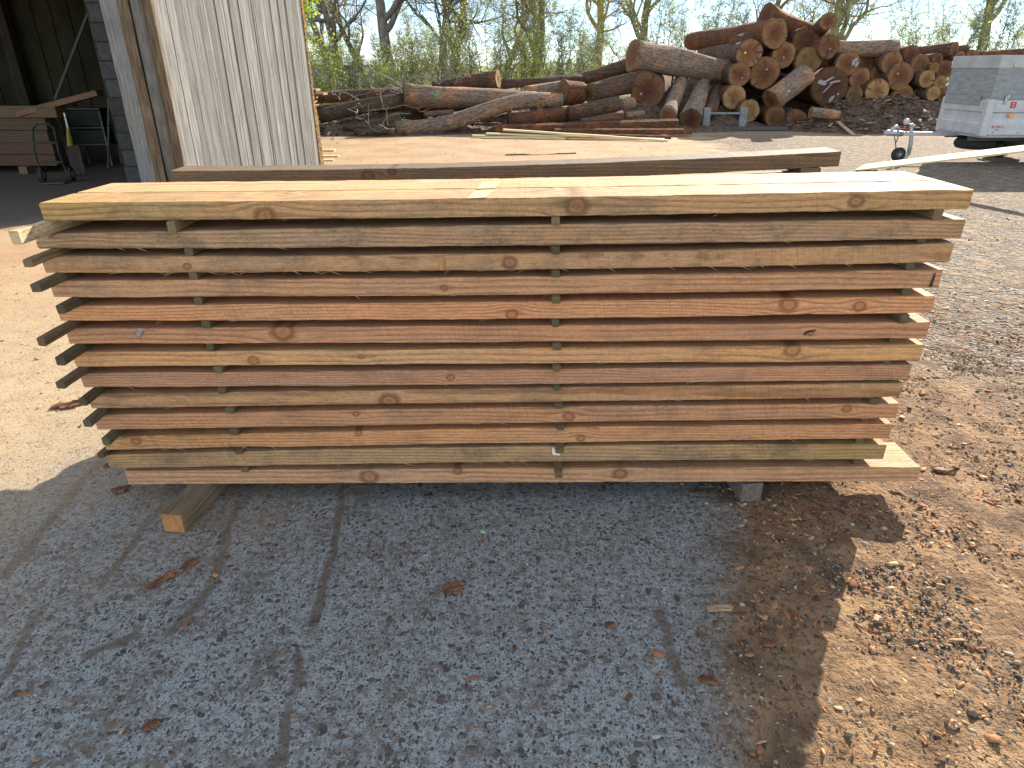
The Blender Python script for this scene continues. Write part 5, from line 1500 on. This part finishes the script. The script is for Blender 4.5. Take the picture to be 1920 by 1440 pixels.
# ------------------------------------------------------------------ trailer
M['alu'] = simple_material('white_aluminium', (0.345, 0.351, 0.351), (0.443, 0.448, 0.448), 5.0, rough=0.45, bump=0.05, spec=0.5)
M['alu_dirty'] = simple_material('dirty_white_panel', (0.276, 0.283, 0.271), (0.4, 0.405, 0.395), 3.0, rough=0.5, bump=0.05)
M['ply'] = simple_material('grey_plywood', (0.173, 0.181, 0.184), (0.27, 0.283, 0.283), 5.0, (1, 1, 5), 0.8)
M['red'] = simple_material('red_print', (0.40, 0.03, 0.04), (0.5, 0.05, 0.06), 20.0)
M['amber'] = simple_material('amber_lens', (0.75, 0.22, 0.03), (0.85, 0.3, 0.05), 20.0, rough=0.3)
TX0, TX1, TY0, TY1 = 8.28, 10.95, 12.45, 13.75
tr = empty('car_trailer', (TX0, TY0, 0))
tag(tr, 'small white box trailer with grey raised sides and a jockey wheel', 'trailer')
TO = Vector((TX0, TY0, 0))
tilt = 0.010
# dropside profile (offset outwards, height)
prof = [(0.0, 0.53), (0.035, 0.53), (0.035, 0.70), (0.02, 0.72), (0.005, 0.79), (0.005, 0.88), (0.035, 0.90), (0.035, 0.905), (0.035, 1.06), (0.03, 1.085), (0.0, 1.085)]
LX, LY = TX1 - TX0, TY1 - TY0
def wallprof(y_side):
    return MB().prism([Vector((0.09, -o if y_side < 0 else LY + o, z)) for o, z in prof], (0, 0, 0), (LX - 0.18, 0, 0))
wallprof(-1).build('dropside', M['alu'], tr)
wallprof(1).build('dropside', M['alu'], tr)
MB().prism([Vector((-o, 0.09, z)) for o, z in prof], (0, 0, 0), (0, LY - 0.18, 0)).build('front_wall', M['alu'], tr)
MB().prism([Vector((LX + o, 0.09, z)) for o, z in prof], (0, 0, 0), (0, LY - 0.18, 0)).build('tailgate', M['alu'], tr)
for x, y in ((0.03, 0.03), (0.03, LY - 0.03), (LX - 0.03, 0.03), (LX - 0.03, LY - 0.03)):
    MB().box((x, y, 0.80), (0.13, 0.13, 0.60), ch=0.012).build('corner_post', M['alu'], tr)
MB().box((LX / 2, -0.004, 1.335), (LX + 0.02, 0.03, 0.50), ch=0.004).build('plywood_side', M['ply'], tr)
MB().box((LX / 2, LY + 0.004, 1.335), (LX + 0.02, 0.03, 0.50), ch=0.004).build('plywood_side', M['ply'], tr)
MB().box((-0.005, LY / 2, 1.34), (0.03, LY - 0.05, 0.51), ch=0.004).build('plywood_front', M['ply'], tr)
MB().box((-0.048, LY / 2 + 0.06, 1.075), (0.02, LY - 0.28, 0.15), ch=0.004).build('overlap_board', M['ply'], tr)
MB().box((LX / 2, -0.012, 1.69), (LX + 0.06, 0.04, 0.20), ch=0.006).build('top_board', M['alu_dirty'], tr)
MB().box((LX / 2, LY + 0.012, 1.69), (LX + 0.06, 0.04, 0.20), ch=0.006).build('top_board', M['alu_dirty'], tr)
MB().box((-0.015, LY / 2, 1.69), (0.04, LY - 0.02, 0.20), ch=0.006).build('top_board', M['alu_dirty'], tr)
MB().box((LX / 2, LY / 2, 0.50), (LX + 0.02, LY + 0.02, 0.045), ch=0.006).build('floor_frame', M['alu_dirty'], tr)
def latch(x, z):
    mb = MB().box((x, -0.055, z), (0.05, 0.03, 0.14), ch=0.006)
    mb.box((x + 0.015, -0.075, z + 0.05), (0.035, 0.02, 0.07), ch=0.006)
    return mb.build('latch', M['steel'], tr)
latch(0.24, 1.10)
latch(LX - 0.24, 1.10)
MB().box((0.24, -0.04, 1.64), (0.06, 0.02, 0.07), ch=0.005).build('strap_buckle', M['steel'], tr)
am = MB()
am.tube([(0.38, -0.052, 0.845), (0.38, -0.064, 0.845)], [0.05, 0.042], 16)
o = am.build('amber_reflector', M['amber'], tr)
o.scale = (1.0, 1, 0.62); o.location = (0.02, 0, 0.845 * 0.38)
# red square mark and small lettering
mb = MB()
for dx in (-0.042, 0.026): mb.box((0.40 + dx + 0.008, -0.038, 1.015), (0.026, 0.004, 0.10))
mb.box((0.40, -0.038, 1.015), (0.045, 0.0036, 0.02)); mb.box((0.40, -0.038, 0.975), (0.045, 0.0036, 0.02)); mb.box((0.40, -0.038, 1.056), (0.045, 0.0036, 0.018))
mb.build('red_mark', M['red'], tr)
def text(body, size, x, z, par, mat, y, name='lettering'):
    cu = bpy.data.curves.new(name, 'FONT')
    cu.body, cu.size, cu.extrude = body, size, 0.001
    to = bpy.data.objects.new('tmp', cu)
    me = bpy.data.meshes.new_from_object(to)
    bpy.data.objects.remove(to)
    me.name = name
    o = link(name, me, mat, par, (x, y, z))
    o.rotation_euler = (rad(90), 0, 0)
    return o
text('BE PRO7', 0.055, 0.135, 0.64, tr, M['red'], -0.038)
text('PLUS', 0.034, 0.20, 0.60, tr, M['red'], -0.038)
for x in (0.18, 0.62, 1.1, 1.6): MB().tube([(x, -0.034, 0.565), (x, -0.042, 0.565)], 0.010, 8).build('rivet', M['dark_steel'], tr)
YC = 13.1 - TY0
# drawbar, coupling, jockey wheel
def tr_p(px, py, Y=13.1): return P(px, py, Y) - TO
d0, d1 = tr_p(1676, 250.5), Vector((0.5, YC, tr_p(1790, 251).z))
MB().box((d0 + d1) / 2, ((d1 - d0).length, 0.07, 0.07), Matrix.Rotation(-math.atan2((d1 - d0).z, (d1 - d0).x), 3, 'Y'), ch=0.008).build('drawbar', M['steel'], tr)
cp = MB()
a, b = tr_p(1660, 249), tr_p(1692, 251)
cp.tube([a + Vector((-.02, 0, 0)), a + Vector((.04, 0, 0.0)), a.lerp(b, .5), b], [0.035, 0.055, 0.05, 0.048], 12)
cp.build('coupling', M['steel'], tr, smooth=True)
cl = MB()
a, b = tr_p(1671, 243), tr_p(1688, 241)
cl.tube([a + Vector((0.0, 0, -0.05)), a + Vector((.02, 0, .015)), (a + b) / 2 + Vector((0, 0, .04)), b + Vector((0, 0, -.02))], [0.028, 0.036, 0.036, 0.026], 10)
cl.build('coupling_handle', M['steel'], tr, smooth=True)
jp = MB()
jp.tube([tr_p(1709, 232), tr_p(1709, 256), tr_p(1707, 272), tr_p(1703, 291)], [0.03, 0.034, 0.036, 0.034], 12)
jp.tube([tr_p(1703, 289), tr_p(1698, 296), tr_p(1688, 293)], [0.034, 0.03, 0.024], 10)
jp.build('jockey_stand', M['steel'], tr, smooth=True)
wc = tr_p(1684, 291); wr = 0.128
wc.z = wr + 0.002
wh = MB()
pr = [(-0.035, wr * .62), (-0.04, wr * .9), (-0.022, wr), (0.022, wr), (0.04, wr * .9), (0.035, wr * .62)]
wh.tube([wc + Vector((0, x, 0)) for x, _ in pr], [q for _, q in pr], 28)
wo = wh.build('jockey_wheel', M['rubber'], tr, smooth=True)
MB().tube([wc + Vector((0, -0.043, 0)), wc + Vector((0, 0.043, 0))], wr * .5, 18).build('rim', M['dark_steel'], wo)
MB().tube([wc + Vector((0, -0.06, 0)), wc + Vector((0, 0.06, 0))], 0.02, 10).build('hub', M['steel'], wo)
kb = MB()
bm = bmesh.new(); bmesh.ops.create_uvsphere(bm, u_segments=16, v_segments=10, radius=0.055)
kc = tr_p(1700, 228)
kb.add([v.co + kc for v in bm.verts], [[v.index for v in f.verts] for f in bm.faces]); bm.free()
kb.build('crank_knob', M['alu'], tr, smooth=True)
MB().tube([tr_p(1702, 232), tr_p(1708, 234), tr_p(1715, 236)], [0.016, 0.016, 0.014], 8).build('crank_arm', M['steel'], tr)
MB().tube([tr_p(1697, 237), tr_p(1700, 248)], [0.014, 0.014], 8).build('brake_lever', M['red'], tr)
MB().tube([tr_p(1677, 256), tr_p(1679, 266), tr_p(1680, 279)], 0.010, 6).build('cable', M['dark_steel'], tr)
MB().tube([tr_p(1684, 256), tr_p(1681, 266), tr_p(1680, 267)], 0.010, 6).build('cable', M['dark_steel'], tr)
# running gear
def tyre(c, r, wd, name='wheel'):
    pr = [(-wd / 2 * .9, r * .60), (-wd / 2, r * .85), (-wd / 2 * .7, r), (wd / 2 * .7, r), (wd / 2, r * .85), (wd / 2 * .9, r * .60)]
    m = MB().tube([Vector(c) + Vector((0, x, 0)) for x, _ in pr], [q for _, q in pr], 32)
    o = m.build(name, M['rubber'], tr, smooth=True)
    MB().tube([Vector(c) + Vector((0, -wd / 2 * .8, 0)), Vector(c) + Vector((0, wd / 2 * .8, 0))], r * .58, 20).build('rim', M['steel'], o)
    return o
for yy in (-0.16, LY + 0.16): tyre((1.45, yy, 0.28), 0.28, 0.17)
for yy in (-0.16, LY + 0.16):
    MB().prism([Vector((1.45 + 0.36 * math.cos(t) * s_, yy - 0.11, 0.28 + 0.36 * math.sin(t) * s_)) for s_, ts in ((1, range(0, 13)), (0.94, range(12, -1, -1))) for t in [math.pi * k / 12 for k in ts]], (0, 0, 0), (0, 0.22, 0)).build('mudguard', M['rubber'], tr)
MB().box((1.45, LY / 2, 0.28), (0.08, LY + 0.2, 0.08)).build('axle', M['dark_steel'], tr)
for yy in (0.3, LY - 0.3): MB().box((LX / 2, yy, 0.44), (LX, 0.06, 0.075)).build('chassis_beam', M['dark_steel'], tr)
# spare wheel slung flat under the nose
c = Vector((0.36, YC, 0.33))
m = MB().tube([c + Vector((0, 0, z)) for z in (-.10, -.085, -.03, .03, .085, .10)], [0.22, 0.29, 0.33, 0.33, 0.29, 0.22], 30)
sp = m.build('spare_wheel', M['rubber'], tr, smooth=True)
MB().tube([c + Vector((0, 0, -.104)), c + Vector((0, 0, .104))], 0.19, 18).build('rim', M['dark_steel'], sp)
MB().box((0.36, YC, 0.455), (0.1, 0.1, 0.06)).build('spare_bracket', M['dark_steel'], tr)

# ------------------------------------------------------------------ trees and shrubs
def leaf_material(name, c0, c1, trans=0.62):
    T = NT(name, 0.7, 0.2)
    r = T.n('ShaderNodeNewGeometry').outputs['Random Per Island']
    c = T.mix(r, c0, c1)
    T.put(T.b.inputs['Base Color'], c)
    tr_ = T.n('ShaderNodeBsdfTranslucent')
    T.put(tr_.inputs[0], c)
    mx = T.n('ShaderNodeMixShader')
    mx.inputs[0].default_value = trans
    T.t.links.new(T.b.outputs[0], mx.inputs[1]); T.t.links.new(tr_.outputs[0], mx.inputs[2])
    out = [n for n in T.t.nodes if n.type == 'OUTPUT_MATERIAL'][0]
    T.t.links.new(mx.outputs[0], out.inputs[0])
    return T.mat
M['leaf_bright'] = leaf_material('fresh_bright_leaves', (0.197, 0.279, 0.0246), (0.344, 0.41, 0.0574))
M['leaf_pale'] = leaf_material('young_pale_leaves', (0.246, 0.299, 0.0849), (0.41, 0.447, 0.17))
M['leaf_grey'] = leaf_material('grey_green_leaves', (0.195, 0.239, 0.104), (0.328, 0.373, 0.17))
M['bud'] = leaf_material('brown_buds', (0.225, 0.203, 0.066), (0.369, 0.341, 0.113))
M['trunk'] = simple_material('grey_tree_bark', (0.0622, 0.0539, 0.0435), (0.186, 0.161, 0.13), 6.0, (1, 1, 0.3), 0.95, bump=0.8, bdist=0.03)
M['trunk_moss'] = simple_material('mossy_tree_bark', (0.104, 0.0932, 0.0466), (0.28, 0.259, 0.104), 5.0, (1, 1, 0.4), 0.95, bump=0.8, bdist=0.03)
M['trunk_yellow'] = simple_material('lichen_tree_bark', (0.155, 0.114, 0.0311), (0.414, 0.301, 0.0829), 5.0, (1, 1, 0.5), 0.95, bump=0.8, bdist=0.03)
M['twigs'] = simple_material('fine_twigs', (0.124, 0.104, 0.0777), (0.249, 0.207, 0.161), 6.0, rough=0.95)

class Tubes:
    def __init__(self): self.V, self.F, self.n = [], [], 0
    def add(self, pts, radii, k):
        pts = np.asarray(pts, float); m = len(pts)
        d = np.gradient(pts, axis=0)
        d /= np.linalg.norm(d, axis=1)[:, None] + 1e-9
        ref = np.array([0.31, 0.95, 0.02]) if abs(d[0][1]) < 0.8 else np.array([1.0, 0, 0.1])
        u = np.cross(d, ref); u /= np.linalg.norm(u, axis=1)[:, None] + 1e-9
        v = np.cross(d, u)
        t = np.arange(k) * 2 * math.pi / k
        ring = u[:, None, :] * np.cos(t)[None, :, None] + v[:, None, :] * np.sin(t)[None, :, None]
        P_ = pts[:, None, :] + ring * np.asarray(radii)[:, None, None]
        self.V.append(P_.reshape(-1, 3))
        i = np.arange(m - 1)[:, None] * k; j = np.arange(k)[None, :]; j2 = (j + 1) % k
        q = np.stack([i + j, i + j2, i + k + j2, i + k + j], -1).reshape(-1, 4)
        self.F.append(q + self.n); self.n += m * k
    def mesh(self, name): return np_mesh(name, np.concatenate(self.V), np.concatenate(self.F))

def leaves_mesh(name, pts, size, rg):
    n = len(pts)
    pts = np.asarray(pts)
    a = rg.normal(0, 1, (n, 3)); a /= np.linalg.norm(a, axis=1)[:, None]
    b = np.cross(a, rg.normal(0, 1, (n, 3))); b /= np.linalg.norm(b, axis=1)[:, None] + 1e-9
    s = size * rg.uniform(0.6, 1.3, (n, 1))
    V = np.stack([pts - a * s, pts + b * s * .55, pts + a * s, pts - b * s * .55], 1).reshape(-1, 3)
    return np_mesh(name, V, np.arange(n * 4).reshape(n, 4))

def make_tree(seed, height, r0, fork, crook, spread, levels, kids, leaf_n=0, lean=0.0, first=(3, 5)):
    rg = np.random.default_rng(seed)
    big, fine, leaf = Tubes(), Tubes(), []
    def branch(p, d, L, r, lev):
        n = (9, 8, 6, 4, 3)[lev]
        pts, rd, dirs = [p], [r], [d]
        tip = 0.35 if lev == 0 else 0.25
        for i in range(n):
            w = crook * (0.45 if lev == 0 else (1.0, 1.0, 1.15, 1.2, 1.2)[lev])
            d = d + rg.normal(0, 0.16 * w, 3) + np.array([0, 0, 0.05 if lev else 0.0])
            d = d / np.linalg.norm(d)
            p = p + d * L / n
            pts.append(p); dirs.append(d); rd.append(r * (1 - (1 - tip) * (i + 1) / n))
        if lev == 0: rd[0] *= 1.35
        (big if lev <= 1 or (lev == 2 and r > 0.035) else fine).add(pts, rd, (10, 7, 5, 4, 3)[lev])
        if lev >= levels:
            for q in pts[1:]:
                leaf.append(q)
            return
        nk = kids[lev]
        lo = fork if lev == 0 else 0.22
        for j in range(nk):
            t = lo + (1 - lo) * (j + rg.uniform(0, 0.9)) / nk
            i = min(n - 1, int(t * n)); f = t * n - i
            q = pts[i] * (1 - f) + pts[i + 1] * f
            dd_ = dirs[min(i + 1, n)]
            s = rg.normal(0, 1, 3); s -= dd_ * s.dot(dd_); s /= np.linalg.norm(s)
            ang = rg.uniform(0.45, 1.05) * spread
            nd = dd_ * math.cos(ang) + s * math.sin(ang)
            if lev == 0 and nd[2] < 0.1: nd[2] = abs(nd[2]) + 0.1
            nd /= np.linalg.norm(nd)
            rr = rd[i] * rg.uniform(0.42, 0.68)
            branch(q, nd, L * rg.uniform(0.42, 0.66) * (1.1 - 0.45 * t if lev == 0 else 1.05 - 0.3 * t), max(rr, 0.011), lev + 1)
        leaf.append(pts[-1])
    d0 = np.array([lean, 0.0, 1.0]); d0 /= np.linalg.norm(d0)
    branch(np.zeros(3), d0, height, r0, 0)
    lp = np.array(leaf)
    return big.mesh('trunk'), (fine.mesh('crown') if fine.n else None), lp, rg

def tree_thing(name, label, group, X, Y, mesh_set, rot, sc, mats, cat='tree'):
    e = empty(name, (X, Y, -0.05), rot)
    e.scale = (sc, sc, sc)
    tag(e, label, cat, group)
    for nm, me, mt in mesh_set:
        if me is None: continue
        if len(me.materials) == 0: me.materials.append(M[mt])
        o = bpy.data.objects.new(nm, me); COL.objects.link(o); o.parent = e
        if mats and nm in mats:
            o.material_slots[0].link = 'OBJECT'; o.material_slots[0].material = M[mats[nm]]
    return e

oaks = []
for sd, hh, r0, fk, ck, kd in ((11, 9.5, 0.33, 0.24, 1.1, (9, 6, 6, 4)), (12, 11.0, 0.36, 0.24, 1.0, (9, 6, 6, 4)), (13, 9.0, 0.30, 0.27, 1.6, (8, 6, 6, 4)), (14, 9.5, 0.34, 0.18, 1.4, (9, 6, 6, 4))):
    tb, tf, lp, rg = make_tree(sd, hh, r0, fk, ck, 1.05, 4, kd)
    pick = lp[rg.integers(0, len(lp), 4500)] + rg.normal(0, 0.10, (4500, 3))
    oaks.append([('trunk', tb, 'trunk'), ('twig_crown', tf, 'twigs'), ('buds', leaves_mesh('buds', pick, 0.055, rg), 'bud')])
def oak(px, Y, v, rot, sc, label, mat='trunk'):
    X = P(px, 150, Y).x
    return tree_thing('bare_oak', label, 'tall bare trees behind the logs', X, Y, oaks[v], rot, sc, {'trunk': mat})
oak(618, 52, 3, 0.4, 0.95, 'dark bare tree just right of the bright green one')
oak(640, 47, 0, 2.0, 0.95, 'bare tree with low crossing limbs, second right of the green one')
oak(690, 60, 2, 4.0, 1.0, 'thin bare tree with a wide low fork left of the thick trunk')
oak(736, 44, 1, 1.1, 1.05, 'thick dark straight trunk, sturdiest of the left trees')
oak(827, 50, 0, 5.0, 1.0, 'bare tree whose dark limbs cross with its right neighbour')
oak(851, 53, 3, 3.1, 1.0, 'mossy bare tree close beside the one with crossing limbs', 'trunk_moss')
oak(940, 58, 2, 0.7, 1.0, 'greenish mossy slim tree left of the twin-stemmed one', 'trunk_moss')
oak(1000, 50, 3, 2.6, 0.95, 'twin-stemmed tree behind the fresh-cut pointed log', 'trunk_moss')
oak(1106, 46, 2, 1.6, 1.05, 'crooked tree with yellow lichen bark left of the massive log', 'trunk_yellow')
oak(1195, 52, 1, 3.6, 1.0, 'spreading bare tree right behind the massive log', 'trunk_moss')
oak(1418, 58, 0, 3.4, 1.0, 'bare tree leaning left behind the tall pile', 'trunk_moss')
oak(1503, 62, 2, 0.2, 1.0, 'slim mossy tree behind the summit of the tall pile', 'trunk_moss')
oak(1565, 46, 3, 5.4, 1.0, 'bare tree with yellow-green trunk right of the leaning pole', 'trunk_moss')
oak(1832, 48, 1, 2.2, 1.0, 'dark bare tree behind the trailer', 'trunk_moss')
oak(1960, 60, 0, 1.9, 1.0, 'bare tree at the far right edge of the photo', 'trunk_moss')
oak(560, 66, 2, 2.9, 1.0, 'bare tree mostly hidden behind the shed door', 'trunk')

def make_shrub(seed, hh, stems, leaf_n, lsize, spread=0.55, up=1.0):
    rg = np.random.default_rng(seed)
    st, leaf = Tubes(), []
    for k in range(stems):
        a = rg.uniform(0, 2 * math.pi); rr = rg.uniform(0, 0.5)
        p = np.array([math.cos(a) * rr, math.sin(a) * rr, 0.0])
        d = np.array([math.cos(a) * spread * rg.uniform(.1, 1), math.sin(a) * spread * rg.uniform(.1, 1), up]); d /= np.linalg.norm(d)
        L = hh * rg.uniform(0.65, 1.05); n = 11
        pts, rd = [p], [0.04]
        for i in range(n):
            d = d + rg.normal(0, 0.10, 3); d /= np.linalg.norm(d)
            p = p + d * L / n; pts.append(p); rd.append(0.035 * (1 - 0.85 * (i + 1) / n))
            if i >= 1:
                for _ in range(4):
                    s = rg.normal(0, 1, 3); s[2] = abs(s[2]) * .8 + .2; s /= np.linalg.norm(s)
                    l = rg.uniform(0.4, 1.1) * (1.1 - i / n * .6)
                    q1 = p + s * l * .5 + rg.normal(0, .05, 3); q2 = q1 + (s + rg.normal(0, .35, 3)) * l * .5
                    st.add([p, q1, q2], [0.011, 0.009, 0.005], 3)
                    for tq in (q1, q2, (q1 + q2) / 2, p):
                        leaf.append(tq)
                    for _2 in range(2):
                        q3 = q1 + rg.normal(0, .22, 3) + s * .12
                        st.add([q1, q3], [0.007, 0.005], 3); leaf.append(q3)
        st.add(pts, rd, 5)
    lp = np.array(leaf)
    pick = lp[rg.integers(0, len(lp), leaf_n)] + rg.normal(0, 0.10, (leaf_n, 3))
    pick = pick[pick[:, 2] > 0.05]
    return [('stems', st.mesh('stems'), 'twigs'), ('foliage', leaves_mesh('foliage', pick, lsize, rg), 'leaf_pale')]
shr = [make_shrub(31, 5.4, 9, 2700, 0.058), make_shrub(32, 6.6, 8, 2700, 0.058, 0.45), make_shrub(33, 4.2, 10, 2600, 0.058, 0.8), make_shrub(34, 7.2, 7, 2600, 0.055, 0.35)]
SH = [
    (600, 36, 2, 'leaf_bright', .8), (665, 42, 2, 'leaf_bright', .75), (705, 40, 0, 'leaf_pale', .8), (765, 46, 2, 'leaf_pale', 1.0), (790, 54, 1, 'bud', .9),
    (880, 44, 0, 'leaf_pale', 1.0), (910, 50, 1, 'leaf_pale', 1.05), (935, 42, 3, 'leaf_pale', .85), (975, 47, 2, 'leaf_bright', 1.0), (1040, 45, 1, 'leaf_grey', 1.0),
    (1068, 40, 0, 'leaf_grey', .85), (1140, 48, 0, 'leaf_pale', .8), (1165, 56, 2, 'leaf_grey', 1.0), (1240, 44, 3, 'leaf_grey', 1.0), (1285, 50, 1, 'leaf_grey', 1.15),
    (1330, 46, 3, 'leaf_grey', 1.05), (1365, 52, 0, 'leaf_grey', 1.2), (1470, 60, 1, 'leaf_pale', 1.3), (1600, 58, 2, 'leaf_pale', .9), (1700, 46, 1, 'leaf_grey', .95),
    (1745, 43, 0, 'leaf_pale', 1.0), (1790, 50, 1, 'leaf_grey', 1.1), (1870, 40, 3, 'leaf_grey', .95), (1915, 44, 0, 'leaf_pale', 1.2), (735, 38, 2, 'leaf_bright', .55), (840, 40, 2, 'leaf_pale', .7),
    (640, 60, 0, 'bud', 1.1), (820, 62, 1, 'leaf_grey', 1.0), (1010, 62, 0, 'leaf_pale', 1.2), (1100, 64, 1, 'leaf_pale', 1.1),
]
SHL = ['bright low bush beside the shed door', 'bright rounded bush under the left bare trees', 'pale bush left of the thick trunk', 'broad pale bush right of the thick trunk', 'brownish budding bush behind the thick trunk',
       'pale bush in front of the crossing-limb trees', 'tall pale bush right of the crossing-limb trees', 'slim pale bush before the greenish slim tree', 'bright yellow-green bush behind the pointed log', 'tall grey-green bush right of the twin-stemmed tree',
       'grey-green bush left of the lichen-yellow tree', 'small pale bush right of the lichen-yellow tree', 'low grey-green bush left of the massive log', 'upright grey-green bush behind the massive log', 'tall feathery bush above the middle of the massive log',
       'upright bush left of the tall pile', 'large grey-green bush against the tall pile', 'pale bush behind the summit logs', 'low pale bush over the level log', 'grey-green bush left of the trailer tree',
       'pale bush over the upper right shoulder of the pile', 'bush directly left of the trailer tree trunk', 'upright bush right of the trailer tree', 'wide pale bush in the far right corner', 'lowest bright bush at the foot of the thick trunk', 'low pale bush behind the dry twig spray',
       'far budding bush between the left bare trees', 'far grey-green bush between thick trunk and crossing-limb trees', 'far pale bush behind the twin-stemmed tree', 'far pale bush behind the lichen-yellow tree']
r = random.Random(9)
for (px, Y, v, mt, sc), lb in zip(SH, SHL):
    X = P(px, 150, Y).x
    tree_thing('shrub', lb, 'leafing shrubs under the trees', X, Y, shr[v], r.uniform(0, 6.28), sc, {'foliage': mt}, 'shrub')
# bright leafy tree at the shed
tb, tf, lp, rg = make_tree(77, 8.5, 0.13, 0.12, 0.8, 0.85, 4, (12, 6, 5, 4))
pick = lp[rg.integers(0, len(lp), 15000)] + rg.normal(0, 0.16, (15000, 3))
e = tree_thing('leafy_tree', 'bright fresh green leafy tree rising beside the shed door', None, P(560, 150, 25).x, 25.0, [('trunk', tb, 'trunk'), ('twig_crown', tf, 'twigs'), ('leaves', leaves_mesh('leaves', pick, 0.065, rg), 'leaf_bright')], 0.6, 0.95, None)
tb2, tf2, lp2, rg2 = make_tree(78, 7.5, 0.12, 0.1, 0.8, 0.8, 4, (12, 6, 5, 3))
pick = lp2[rg2.integers(0, len(lp2), 9000)] + rg2.normal(0, 0.16, (9000, 3))
e = tree_thing('leafy_tree', 'second fresh green leafy tree, half hidden by the shed door', None, P(520, 150, 28).x, 28.0, [('trunk', tb2, 'trunk'), ('twig_crown', tf2, 'twigs'), ('leaves', leaves_mesh('leaves', pick, 0.065, rg2), 'leaf_bright')], 2.6, 0.9, None)

# far hedge and wood edge beyond the meadow: one mass
rg = np.random.default_rng(5)
n = 26000
hx = rg.uniform(-120, 150, n); hyy = 105 + rg.normal(0, 6, n)
top = 2.2 + 1.6 * np.array([mnoise.noise(Vector((x * 0.09, 3.0, 0))) for x in hx]) + 0.8 * np.array([mnoise.noise(Vector((x * 0.5, 7.0, 0))) for x in hx])
hz = rg.uniform(0, 1, n) ** 0.8 * np.maximum(top, 0.6)
o = link('far_hedge', leaves_mesh('far_hedge', np.stack([hx, hyy, hz], -1), 0.30, rg), M['leaf_grey'])
tag(o, 'far hedge and scrub along the meadow edge', 'hedge', kind='stuff')
# pale vehicle-like hut far behind the left trees
fh = P(660, 158, 78)
ht_ = empty('distant_hut', (fh.x, 78, 0))
M['hut'] = simple_material('pale_green_hut', (0.34, 0.42, 0.38), (0.44, 0.52, 0.47), 2.0)
MB().box((0, 0, 1.0), (9.0, 3.0, 2.0), ch=0.05).build('wall', M['hut'], ht_)
MB().prism([Vector((-4.8, -1.8, 2.0)), Vector((-4.8, 1.8, 2.0)), Vector((-4.8, 0, 2.5))], (0, 0, 0), (9.6, 0, 0)).build('roof', M['alu'], ht_)
MB().box((-1.6, -1.53, 0.9), (0.9, 0.06, 0.6)).build('red_panel', M['red'], ht_)
tag(ht_, 'distant pale green hut with a red panel seen under the left trees', 'hut')
